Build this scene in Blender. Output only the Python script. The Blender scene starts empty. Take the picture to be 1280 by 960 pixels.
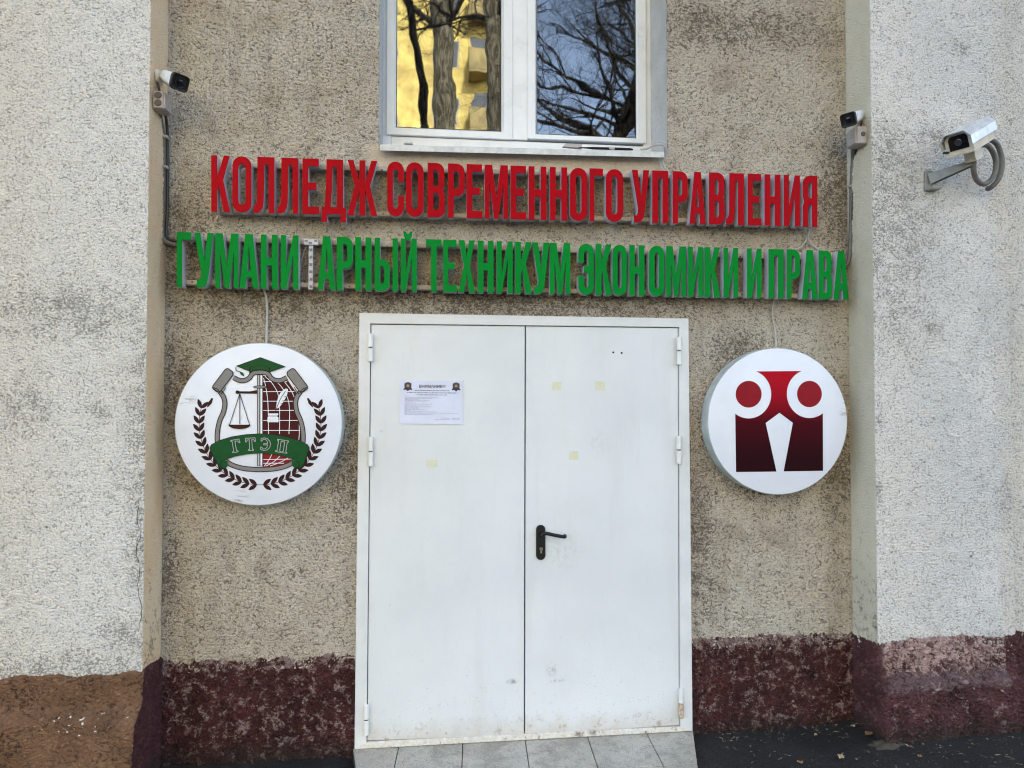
import bpy, math, random
import numpy as np
from mathutils import Vector, Matrix
from mathutils.geometry import tessellate_polygon

scene = bpy.context.scene
COL = scene.collection
rng = random.Random(7)

# ------------------------------------------------------------------ camera
FPX = 887.0
CAM = Vector((0.0, -3.5, 1.67))
YAW, PITCH = math.radians(6.3), math.radians(1.4)
FW = Vector((math.sin(YAW) * math.cos(PITCH), math.cos(YAW) * math.cos(PITCH), math.sin(PITCH)))
RT = Vector((math.cos(YAW), -math.sin(YAW), 0))
UP = RT.cross(FW)
cam_data = bpy.data.cameras.new('camera')
cam_data.sensor_width = 36.0
cam_data.lens = FPX / 1280 * 36
cam_data.clip_start = 0.05
cam_data.clip_end = 3000
cam = bpy.data.objects.new('camera', cam_data)
cam.matrix_world = Matrix(((RT.x, UP.x, -FW.x, CAM.x), (RT.y, UP.y, -FW.y, CAM.y),
                           (RT.z, UP.z, -FW.z, CAM.z), (0, 0, 0, 1)))
COL.objects.link(cam)
scene.camera = cam

# ------------------------------------------------------------------ sky, sun, exposure
SUN_EL, SUN_AZ = math.radians(30), math.radians(14)      # sun stands behind the facade
world = bpy.data.worlds.new('World')
scene.world = world
world.use_nodes = True
wn = world.node_tree
wn.nodes.clear()
sky = wn.nodes.new('ShaderNodeTexSky')
sky.sky_type = 'NISHITA'
sky.sun_disc = False
sky.sun_elevation = SUN_EL
sky.sun_rotation = SUN_AZ
sky.air_density = 1.0
sky.dust_density = 2.0
sky.ozone_density = 1.0
hs = wn.nodes.new('ShaderNodeHueSaturation')
hs.inputs['Saturation'].default_value = 0.68
bg = wn.nodes.new('ShaderNodeBackground')
bg.inputs['Strength'].default_value = 0.15
wo = wn.nodes.new('ShaderNodeOutputWorld')
wn.links.new(sky.outputs[0], hs.inputs['Color'])
wn.links.new(hs.outputs[0], bg.inputs['Color'])
wn.links.new(bg.outputs[0], wo.inputs['Surface'])
sun_data = bpy.data.lights.new('sun', 'SUN')
sun_data.energy = 2.6
sun_data.angle = math.radians(0.53)
sun_data.color = (1.0, 0.93, 0.80)
sun = bpy.data.objects.new('sun', sun_data)
sdir = Vector((math.sin(SUN_AZ) * math.cos(SUN_EL), math.cos(SUN_AZ) * math.cos(SUN_EL), math.sin(SUN_EL)))
sun.rotation_euler = sdir.to_track_quat('Z', 'Y').to_euler()
sun.location = (0, 0, 30)
COL.objects.link(sun)
scene.view_settings.view_transform = 'Standard'
scene.view_settings.look = 'None'
scene.view_settings.exposure = 2.28
scene.view_settings.gamma = 1.0
scene.render.engine = 'CYCLES'
scene.cycles.max_bounces = 5
scene.cycles.diffuse_bounces = 3
scene.cycles.use_denoising = True
scene.cycles.filter_width = 1.15


def P(px, py, Y=0.0):
    """point of the place that the photograph shows at (px, py), on the upright plane at depth Y"""
    r = FW * FPX + RT * (px - 640) - UP * (py - 480)
    return CAM + r * ((Y - CAM.y) / r.y)


# ------------------------------------------------------------------ materials
class Mat:
    def __init__(s, name):
        s.m = bpy.data.materials.new(name)
        s.m.use_nodes = True
        s.nt = s.m.node_tree
        s.nt.nodes.clear()
        s.out = s.nt.nodes.new('ShaderNodeOutputMaterial')
        s.pos = s.nt.nodes.new('ShaderNodeNewGeometry').outputs['Position']

    def L(s, a, b):
        s.nt.links.new(a, b)

    def put(s, sock, v):
        if isinstance(v, bpy.types.NodeSocket):
            s.L(v, sock)
        elif isinstance(v, (tuple, list)) and len(v) == 3 and sock.type == 'RGBA':
            sock.default_value = (*v, 1)
        else:
            sock.default_value = v

    def scale(s, v, off=(0, 0, 0)):
        n = s.nt.nodes.new('ShaderNodeMapping')
        s.L(s.pos, n.inputs[0])
        n.inputs['Scale'].default_value = v
        n.inputs['Location'].default_value = off
        return n.outputs[0]

    def noise(s, sc, det=3, rough=.55, vec=None, dist=0.0):
        n = s.nt.nodes.new('ShaderNodeTexNoise')
        s.L(vec or s.pos, n.inputs['Vector'])
        n.inputs['Scale'].default_value = sc
        n.inputs['Detail'].default_value = det
        n.inputs['Roughness'].default_value = rough
        n.inputs['Distortion'].default_value = dist
        return n.outputs['Fac']

    def voro(s, sc, feat='F1', vec=None, rand=1.0):
        n = s.nt.nodes.new('ShaderNodeTexVoronoi')
        n.feature = feat
        s.L(vec or s.pos, n.inputs['Vector'])
        n.inputs['Scale'].default_value = sc
        n.inputs['Randomness'].default_value = rand
        return n.outputs['Distance']

    def math(s, op, a, b=0.0, c=None, clamp=False):
        n = s.nt.nodes.new('ShaderNodeMath')
        n.operation = op
        n.use_clamp = clamp
        s.put(n.inputs[0], a)
        s.put(n.inputs[1], b)
        if c is not None:
            s.put(n.inputs[2], c)
        return n.outputs[0]

    def ramp(s, v, a, b, lo=0.0, hi=1.0):
        n = s.nt.nodes.new('ShaderNodeMapRange')
        n.interpolation_type = 'SMOOTHSTEP'
        s.put(n.inputs['Value'], v)
        for k, q in (('From Min', a), ('From Max', b), ('To Min', lo), ('To Max', hi)):
            s.put(n.inputs[k], q)
        return n.outputs[0]

    def mix(s, f, a, b, mode='MIX'):
        n = s.nt.nodes.new('ShaderNodeMix')
        n.data_type = 'RGBA'
        n.blend_type = mode
        s.put(n.inputs[0], f)
        s.put(n.inputs[6], a)
        s.put(n.inputs[7], b)
        return n.outputs[2]

    def blob(s, c, r, squash=(1, 1, 1)):
        """1 at point c fading to 0 at radius r: for single stains"""
        n = s.nt.nodes.new('ShaderNodeVectorMath')
        n.operation = 'SUBTRACT'
        s.L(s.pos, n.inputs[0])
        n.inputs[1].default_value = tuple(c)
        m = s.nt.nodes.new('ShaderNodeVectorMath')
        m.operation = 'MULTIPLY'
        s.L(n.outputs[0], m.inputs[0])
        m.inputs[1].default_value = squash
        l = s.nt.nodes.new('ShaderNodeVectorMath')
        l.operation = 'LENGTH'
        s.L(m.outputs[0], l.inputs[0])
        return s.ramp(l.outputs['Value'], r, 0.0)

    def xyz(s):
        n = s.nt.nodes.new('ShaderNodeSeparateXYZ')
        s.L(s.pos, n.inputs[0])
        return n.outputs

    def bump(s, h, strength=.5, dist=.01):
        n = s.nt.nodes.new('ShaderNodeBump')
        s.put(n.inputs['Height'], h)
        n.inputs['Strength'].default_value = strength
        n.inputs['Distance'].default_value = dist
        return n.outputs[0]

    def bsdf(s, col, rough=.6, normal=None, metal=0.0, spec=.5, emit=None):
        n = s.nt.nodes.new('ShaderNodeBsdfPrincipled')
        s.put(n.inputs['Base Color'], col)
        s.put(n.inputs['Roughness'], rough)
        s.put(n.inputs['Metallic'], metal)
        n.inputs['Specular IOR Level'].default_value = spec
        if normal is not None:
            s.L(normal, n.inputs['Normal'])
        s.L(n.outputs[0], s.out.inputs['Surface'])
        return s.m

    def displace(s, h, scale, mid=.5):
        n = s.nt.nodes.new('ShaderNodeDisplacement')
        s.put(n.inputs['Height'], h)
        n.inputs['Midlevel'].default_value = mid
        n.inputs['Scale'].default_value = scale
        s.L(n.outputs[0], s.out.inputs['Displacement'])
        s.m.displacement_method = 'BOTH'


def plain(name, col, rough=.5, metal=0.0, var=.12, nscale=25.0, bump=0.0, spec=.5):
    m = Mat(name)
    n = m.noise(nscale, 4, .6)
    c = m.mix(m.ramp(n, .3, .7), tuple(v * (1 - var) for v in col), tuple(min(1, v * (1 + var)) for v in col))
    r = m.ramp(n, .3, .7, rough * .9, min(1, rough * 1.1))
    return m.bsdf(c, r, m.bump(m.noise(nscale * 12, 3), bump, .002) if bump else None, metal, spec)


def render_coat(m, fine=1.0, lumps=0.0, line=.30):
    """height (about 0..1) of thrown roughcast: worm-like grains parted by narrow creases"""
    v = m.scale((1.0, 1.0, 1.22))
    n1 = m.noise(44 * fine, 3, .6, v, .22)
    r1 = m.math('MULTIPLY', m.math('ABSOLUTE', m.math('SUBTRACT', n1, .5)), 8.5, clamp=True)
    n2 = m.noise(70 * fine, 3, .6, m.scale((1.0, 1.0, 1.15), (3.1, 1.7, 5.2)), .15)
    r2 = m.math('MULTIPLY', m.math('ABSOLUTE', m.math('SUBTRACT', n2, .5)), 7.0, clamp=True)
    c = m.noise(120 * fine, 3, .6, v)
    g = m.noise(17 * fine, 3, .6)
    bb = m.voro(58 * fine, 'F1', v)
    h = m.math('ADD', m.math('MULTIPLY', r1, line), m.math('MULTIPLY', r2, line * .7))
    h = m.math('ADD', h, m.math('MULTIPLY', c, .38))
    h = m.math('ADD', h, m.math('MULTIPLY', m.math('SUBTRACT', .45, bb), .30))
    h = m.math('ADD', h, m.math('MULTIPLY', g, .34))
    if lumps:
        h = m.math('ADD', h, m.math('MULTIPLY', m.math('SUBTRACT', m.noise(7, 3, .5), .5), lumps))
    return m.math('SUBTRACT', h, .12)


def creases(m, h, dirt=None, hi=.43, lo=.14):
    """1 in the creases, for painted relief shade with grime; where dirt is 1 it spreads out"""
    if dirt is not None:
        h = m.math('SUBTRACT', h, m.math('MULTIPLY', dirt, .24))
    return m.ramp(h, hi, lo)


def holes_mask(m, sc=5.0, r=.03):
    return m.ramp(m.voro(sc), r, r * .55)


def mat_recess():
    m = Mat('beige_roughcast')
    x, y, z = m.xyz()
    h = render_coat(m, 1.0)
    big = m.noise(1.3, 5, .6)
    med = m.noise(5.5, 5, .65, None, .5)
    col = m.mix(m.ramp(big, .35, .65), (.63, .56, .465), (.66, .615, .535))
    col = m.mix(m.ramp(med, .45, .75, 0, .55), col, (.36, .29, .21))
    streak = m.noise(9, 4, .65, m.scale((1, 1, .09)))
    col = m.mix(m.ramp(streak, .50, .70, 0, .30), col, (.30, .25, .19))
    # smoother painted patch under the window
    patch = m.math('MULTIPLY', m.ramp(m.math('ABSOLUTE', m.math('SUBTRACT', x, .42)), .80, .70),
                   m.ramp(m.math('ABSOLUTE', m.math('SUBTRACT', z, 2.86)), .09, .06))
    col = m.mix(m.math('MULTIPLY', patch, .6), col, (.50, .40, .31))
    # dark mould: inner corners, beside the door, around the round signs
    fl = m.math('ADD', m.noise(16, 5, .7, None, .6), m.math('MULTIPLY', m.noise(60, 3, .6), .5))
    mask = None
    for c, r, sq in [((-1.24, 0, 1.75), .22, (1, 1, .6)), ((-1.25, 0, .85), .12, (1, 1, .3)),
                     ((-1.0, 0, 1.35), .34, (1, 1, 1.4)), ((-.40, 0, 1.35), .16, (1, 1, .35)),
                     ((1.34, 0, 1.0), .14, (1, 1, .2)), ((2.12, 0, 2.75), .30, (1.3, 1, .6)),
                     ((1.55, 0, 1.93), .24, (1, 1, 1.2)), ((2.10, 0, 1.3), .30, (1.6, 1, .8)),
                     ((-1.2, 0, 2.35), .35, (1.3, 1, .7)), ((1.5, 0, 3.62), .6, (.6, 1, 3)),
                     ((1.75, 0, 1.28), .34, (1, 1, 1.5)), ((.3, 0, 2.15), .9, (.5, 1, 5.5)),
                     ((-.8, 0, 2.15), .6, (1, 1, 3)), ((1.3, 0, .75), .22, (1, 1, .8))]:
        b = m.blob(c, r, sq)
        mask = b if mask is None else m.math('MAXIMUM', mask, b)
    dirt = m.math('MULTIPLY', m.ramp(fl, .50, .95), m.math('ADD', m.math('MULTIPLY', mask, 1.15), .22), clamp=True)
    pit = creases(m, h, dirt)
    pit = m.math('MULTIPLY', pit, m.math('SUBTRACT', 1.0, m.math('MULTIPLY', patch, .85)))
    col = m.mix(m.ramp(h, .55, .85, 0, .22), col, (.66, .58, .48))  # grain tops painted lighter, as highlights
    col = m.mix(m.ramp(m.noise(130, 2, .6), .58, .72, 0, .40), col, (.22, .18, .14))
    col = m.mix(m.math('MULTIPLY', pit, .80), col, (.075, .06, .045))  # relief shade and grime painted dark into the creases
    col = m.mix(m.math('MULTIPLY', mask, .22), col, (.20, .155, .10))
    hole = holes_mask(m, 4.2, .045)
    col = m.mix(hole, col, (.02, .015, .012))
    amp = m.math('SUBTRACT', 1.0, m.math('MULTIPLY', patch, .75))
    m.displace(m.math('SUBTRACT', m.math('MULTIPLY', h, amp), m.math('MULTIPLY', hole, .5)), .019)
    return m.bsdf(col, .93, spec=.15)


def mat_white_coat():
    m = Mat('whitewashed_roughcast')
    x, y, z = m.xyz()
    h = render_coat(m, 1.3)
    big = m.noise(1.1, 5, .6)
    col = m.mix(m.ramp(big, .3, .7), (.83, .81, .765), (.87, .86, .835))
    warm = m.math('MAXIMUM', m.ramp(x, -1.45, -2.0), m.ramp(x, 2.80, 2.86))
    col = m.mix(m.math('MULTIPLY', warm, .7), col, (.80, .75, .67))
    grey = m.math('MULTIPLY', m.ramp(x, 2.2, 2.6), m.ramp(m.noise(2.4, 4, .6), .35, .6))
    col = m.mix(m.math('MULTIPLY', grey, .55), col, (.70, .705, .69))
    fl = m.math('ADD', m.noise(14, 5, .7, None, .5), m.math('MULTIPLY', m.noise(75, 3, .6), .6))
    mask = None
    spots = [(P(120, 400, -.21), .17, (1, 1, 1.3)), (P(30, 510, -.21), .16, (1, 1, 1)),
             (P(130, 395, -.21), .10, (.8, 1, 1.4)), (P(160, 800, -.21), .22, (1, 1, 1.2)),
             (P(172, 690, -.21), .16, (1.6, 1, .5)), (P(1112, 190, -.21), .20, (1, 1, .8)),
             (P(1125, 250, -.21), .24, (1, 1, 1)), (P(1170, 170, -.21), .22, (1, 1, 2)),
             (P(1098, 520, -.21), .06, (1.5, 1, .4)), (P(1098, 620, -.21), .06, (1.5, 1, .4)),
             (P(1165, 410, -.21), .09, (1, 1, 1)), (P(1258, 630, -.21), .09, (1, 1, .5)),
             (P(125, 510, -.21), .07, (1, 1, 1)), (P(1200, 60, -.21), .07, (1, 1, 1)),
             (P(1180, 830, -.21), .5, (.6, 1, 2.2)), (P(60, 850, -.21), .5, (.6, 1, 2.6)),
             (P(90, 390, -.21), .42, (.8, 1, 2.2)), (P(183, 560, -.21), .5, (3.5, 1, .5)), (P(1110, 300, -.21), .5, (1.2, 1, .6))]
    for c, r, sq in spots:
        b = m.blob(c, r, sq)
        mask = b if mask is None else m.math('MAXIMUM', mask, b)
    dirt = m.math('MULTIPLY', m.ramp(fl, .50, 1.0), m.math('ADD', m.math('MULTIPLY', mask, .85), .20), clamp=True)
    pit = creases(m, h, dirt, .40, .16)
    col = m.mix(m.math('MULTIPLY', pit, .72), col, (.15, .138, .12))  # crease shade put into the colour, together with grime
    col = m.mix(m.ramp(m.noise(150, 2, .6), .60, .74, 0, .35), col, (.34, .32, .29))
    col = m.mix(m.math('MULTIPLY', dirt, .18), col, (.25, .235, .20))
    hole = holes_mask(m, 3.1, .03)
    col = m.mix(m.math('MULTIPLY', hole, .8), col, (.05, .05, .05))
    m.displace(m.math('SUBTRACT', h, m.math('MULTIPLY', hole, .4)), .0125)
    return m.bsdf(col, .9, spec=.2)


def mat_return_coat(name, ca, cb):
    m = Mat(name)
    x, y, z = m.xyz()
    h = render_coat(m, 1.3)
    col = m.mix(m.ramp(m.noise(3.0, 5, .6), .35, .65), ca, cb)
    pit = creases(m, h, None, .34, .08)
    col = m.mix(m.math('MULTIPLY', pit, .45), col, (.13, .11, .08))  # creases tinted dark in place of relief shade
    fl = m.math('ADD', m.noise(18, 5, .7, None, .5), m.math('MULTIPLY', m.noise(70, 3, .6), .5))
    low = m.ramp(z, 1.6, .5, 0, .25)
    mm = m.ramp(m.math('ADD', fl, low), .98, 1.2)
    col = m.mix(m.math('MULTIPLY', mm, .7), col, (.09, .075, .055))
    m.displace(h, .011)
    return m.bsdf(col, .85, spec=.25)


def mat_plinth(name, ca, cb, flake, f_lo, f_hi, top, band, scale=.032, crumbs=0.0):
    m = Mat(name)
    x, y, z = m.xyz()
    h = render_coat(m, .8, lumps=.9)
    col = m.mix(m.ramp(m.noise(6, 5, .65), .35, .65), ca, cb)
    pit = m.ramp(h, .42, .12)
    col = m.mix(m.math('MULTIPLY', pit, .80), col, tuple(v * .14 for v in ca))  # shade of the hollows painted into the plinth colour
    col = m.mix(m.ramp(h, .58, .85, 0, .35), col, tuple(min(1, v * 2.2) for v in cb))  # raised grains lightened, a painted highlight
    nz = m.math('ADD', m.noise(24, 5, .7, None, .3), m.math('MULTIPLY', m.noise(85, 3, .6), .45))
    topm = m.ramp(z, band, top)
    fm = m.ramp(m.math('ADD', nz, m.math('MULTIPLY', topm, .14)), f_lo, f_hi)
    col = m.mix(m.math('MULTIPLY', fm, .85), col, flake)
    if crumbs:
        cr = m.ramp(m.math('ADD', m.noise(48, 3, .6), m.math('MULTIPLY', m.blob(P(95, 905, -.28), .30, (.7, 1, 2.6)), crumbs)), .77, .82)
        col = m.mix(cr, col, (.85, .83, .80))
    dirt = m.ramp(m.math('ADD', z, m.math('MULTIPLY', m.noise(9, 4, .6), .12)), .17, .04)
    col = m.mix(m.math('MULTIPLY', dirt, .7), col, (.028, .024, .02))
    m.displace(h, scale)
    return m.bsdf(col, .8, spec=.3)


def mat_plinth_right():
    m = Mat('worn_pink_plinth')
    x, y, z = m.xyz()
    h = render_coat(m, .8, lumps=.9)
    nz = m.math('ADD', m.noise(22, 5, .7, None, .4), m.math('MULTIPLY', m.noise(85, 3, .6), .45))
    maroon = m.mix(m.ramp(m.noise(7, 4, .6), .35, .65), (.085, .034, .038), (.135, .055, .06))
    grey = (.20, .13, .135)
    pink = m.mix(m.ramp(m.noise(30, 4, .7), .35, .6), (.42, .27, .25), (.62, .45, .42))
    wig = m.math('MULTIPLY', m.math('SUBTRACT', m.noise(11, 5, .75), .5), .13)
    zz = m.math('ADD', z, wig)
    z0, z1, z2 = P(1180, 838, -.21).z, P(1180, 860, -.24).z, P(1180, 872, -.26).z
    show = m.ramp(m.math('ADD', m.noise(26, 5, .75, None, .8), m.ramp(zz, z0 + .09, z0 - .01, 0, .09)), .545, .58)
    pink = m.mix(m.math('MULTIPLY', show, .85), pink, (.09, .035, .035))
    col = m.mix(m.ramp(zz, z0 - .012, z0 + .012), grey, pink)
    col = m.mix(m.ramp(zz, z1 + .02, z1 - .02), col, maroon)
    fm = m.ramp(nz, .76, .92)
    col = m.mix(m.math('MULTIPLY', fm, m.ramp(zz, z1 - .05, z1 + .0, .55, .45)), col, (.55, .42, .41))
    line = m.math('MULTIPLY', m.ramp(m.math('ABSOLUTE', m.math('SUBTRACT', zz, z1)), .02, .0), m.ramp(nz, .76, .9))
    col = m.mix(line, col, (.60, .50, .49))
    col = m.mix(m.ramp(m.noise(5, 5, .7), .52, .66, 0, .55), col, maroon)
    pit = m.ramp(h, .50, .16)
    col = m.mix(m.math('MULTIPLY', pit, .85), col, (.035, .015, .015))  # hollows darkened in the colour, standing in for shade
    # return face keeps its dark red paint, and the far right end is fresh dark red
    red = m.math('MAXIMUM', m.ramp(x, 2.20, 2.17), m.ramp(x, 2.83, 2.85))
    col = m.mix(red, col, m.mix(m.math('MULTIPLY', fm, .4), maroon, (.4, .25, .25)))
    dirt = m.ramp(m.math('ADD', z, m.math('MULTIPLY', m.noise(9, 4, .6), .12)), .21, .09)
    col = m.mix(m.math('MULTIPLY', dirt, .7), col, (.035, .03, .024))
    m.displace(h, .033)
    return m.bsdf(col, .8, spec=.3)


def mat_asphalt():
    m = Mat('black_asphalt')
    g = m.voro(120)
    n = m.noise(2.5, 5, .6)
    col = m.mix(m.ramp(n, .3, .7), (.017, .017, .0175), (.036, .0355, .035))
    col = m.mix(m.ramp(g, .30, .10, 0, .45), col, (.10, .095, .09))
    col = m.mix(m.ramp(m.math('ADD', m.noise(40, 4, .7), m.math('MULTIPLY', m.noise(3, 3), .3)), .80, .92, 0, .5), col, (.16, .135, .10))
    b = m.bump(m.math('ADD', m.noise(60, 5, .7), m.math('MULTIPLY', g, -.9)), 1.0, .020)
    return m.bsdf(col, m.ramp(n, .3, .7, .6, .9), b, spec=.35)


def mat_door():
    m = Mat('white_door_paint')
    x, y, z = m.xyz()
    big = m.noise(2.0, 3, .5)
    col = m.mix(m.ramp(big, .3, .7), (.66, .695, .73), (.715, .75, .785))
    # specks of dirt, denser towards the threshold
    low = m.ramp(z, .75, .05)
    sp = m.math('ADD', m.noise(110, 3, .65), m.math('MULTIPLY', low, .09))
    col = m.mix(m.ramp(sp, .73, .80, 0, .8), col, (.24, .21, .17))
    sp2 = m.ramp(m.math('ADD', m.noise(28, 4, .7), m.math('MULTIPLY', low, .06)), .68, .78, 0, .35)
    col = m.mix(sp2, col, (.42, .39, .33))
    col = m.mix(m.ramp(m.noise(7, 5, .7, m.scale((1, 1, .12))), .50, .72, 0, .16), col, (.50, .49, .45))
    base = m.ramp(m.math('ADD', z, m.math('MULTIPLY', m.noise(12, 5, .7), .16)), .24, .09)
    col = m.mix(m.math('MULTIPLY', base, .5), col, (.46, .38, .27))
    rust = m.math('MULTIPLY', m.ramp(z, .16, .05), m.ramp(m.noise(26, 5, .7), .56, .66))
    col = m.mix(m.math('MULTIPLY', rust, .55), col, (.22, .11, .05))
    # hand grime by the lever and shoe scuffs
    for (a, b, r, sq, k) in [(700, 690, .16, (1, 1, 1.1), .16), (641, 853, .045, (1, 1, 2.2), .9), (697, 852, .045, (.8, 1, 2.4), .8),
                             (690, 838, .05, (1, 1, 1), .5), (477, 494, .02, (1, 1, 1.6), .5), (477, 539, .02, (1, 1, 1.6), .45),
                             (748, 553, .10, (1, 1, 1), .12), (815, 520, .012, (1, 1, 1), .9), (834, 584, .008, (1, 1, 1), .9)]:
        f = m.math('MULTIPLY', m.blob(P(a, b, -.03), r, sq), m.ramp(m.noise(45, 4, .7), .42, .62))
        col = m.mix(m.math('MULTIPLY', f, k), col, (.20, .19, .17))
    bmp = m.bump(m.math('ADD', m.noise(260, 2), m.math('MULTIPLY', m.noise(6, 2), 6)), .16, .004)
    return m.bsdf(col, m.ramp(m.noise(20, 4), .3, .7, .33, .46), bmp, spec=.5)


def mat_threshold():
    m = Mat('dirty_threshold_paint')
    x, y, z = m.xyz()
    col = m.mix(m.ramp(m.noise(30, 5, .7), .35, .65), (.60, .56, .49), (.74, .73, .70))
    n = m.noise(24, 5, .75)
    col = m.mix(m.ramp(n, .56, .66, 0, .75), col, (.30, .21, .12))
    col = m.mix(m.ramp(m.noise(55, 4, .7), .63, .70, 0, .9), col, (.10, .055, .03))
    for a, b in ((742, 916), (724, 919)):
        f = m.math('MULTIPLY', m.blob(P(a, b, -.04), .035, (1, 1, 1.2)), m.ramp(m.noise(70, 4, .7), .38, .5))
        col = m.mix(f, col, (.07, .03, .015))
    return m.bsdf(col, .6, m.bump(n, .3, .004))


def mat_tile():
    m = Mat('speckled_stone_tile')
    a = m.noise(26, 5, .7)
    col = m.mix(m.ramp(m.noise(3, 3), .3, .7), (.40, .38, .32), (.50, .475, .41))
    col = m.mix(m.ramp(a, .48, .66, 0, .55), col, (.22, .205, .17))
    col = m.mix(m.ramp(m.noise(5, 5, .7), .48, .64, 0, .5), col, (.20, .19, .16))
    col = m.mix(m.ramp(m.noise(170, 2, .6), .58, .66, 0, .9), col, (.13, .12, .10))
    col = m.mix(m.ramp(m.noise(140, 2, .6, m.scale((1, 1, 1), (5, 3, 1))), .62, .68, 0, .6), col, (.75, .74, .70))
    return m.bsdf(col, .55, m.bump(a, .15, .004), spec=.4)


def mat_owl():
    m = Mat('owl_print_red_to_black')
    x, y, z = m.xyz()
    zt, zb = P(969, 464, -.1).z, P(969, 590, -.1).z
    n = m.nt.nodes.new('ShaderNodeValToRGB')
    m.put(n.inputs[0], m.ramp(z, zb, zt))
    e = n.color_ramp.elements
    e[0].position, e[0].color = .05, (.020, .003, .005, 1)
    e[1].position, e[1].color = .98, (.40, .006, .018, 1)
    e.new(.50).color = (.060, .003, .008, 1)
    return m.bsdf(n.outputs[0], .5, spec=.05)


def mat_glass():
    m = Mat('window_glass')
    nt = m.nt
    t = nt.nodes.new('ShaderNodeBsdfTransparent')
    t.inputs[0].default_value = (.5, .55, .55, 1)
    g = nt.nodes.new('ShaderNodeBsdfGlossy')
    g.inputs['Roughness'].default_value = 0.018
    g.inputs['Color'].default_value = (.80, .90, 1, 1)
    fr = nt.nodes.new('ShaderNodeFresnel')
    fr.inputs[0].default_value = 2.75
    b = m.bump(m.noise(6, 1, .4), .04, .014)
    m.L(b, g.inputs['Normal'])
    mx = nt.nodes.new('ShaderNodeMixShader')
    m.L(fr.outputs[0], mx.inputs[0])
    m.L(t.outputs[0], mx.inputs[1])
    m.L(g.outputs[0], mx.inputs[2])
    m.L(mx.outputs[0], m.out.inputs['Surface'])
    return m.m


def mat_bark(nm='tree_bark', ca=(.020, .016, .012), cb=(.10, .082, .06)):
    m = Mat(nm)
    v = m.scale((6, 6, 1.0))
    n = m.noise(4, 5, .7, v)
    col = m.mix(m.ramp(n, .4, .62), ca, cb)
    return m.bsdf(col, .95, m.bump(n, .6, .03), spec=.2)


def mat_disc_face():
    m = Mat('sign_acrylic_white')
    x, y, z = m.xyz()
    col = m.mix(m.ramp(m.noise(6, 4), .3, .7), (.69, .735, .84), (.74, .785, .885))
    v = m.scale((.5, 1, 3.0))
    streak = m.noise(22, 5, .7, v, .6)
    mk = m.math('MAXIMUM', m.blob(P(228, 500, -.12), .09, (1, 1, 2.5)), m.blob(P(1055, 510, -.12), .05, (1, 1, .8)))
    mk = m.math('MAXIMUM', mk, m.blob(P(300, 625, -.12), .06))
    col = m.mix(m.math('MULTIPLY', mk, m.ramp(streak, .48, .62)), col, (.25, .25, .26))
    col = m.mix(m.ramp(m.noise(100, 2), .76, .80, 0, .6), col, (.3, .3, .3))
    return m.bsdf(col, .35, m.bump(m.noise(3, 2), .08, .02))


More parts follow.
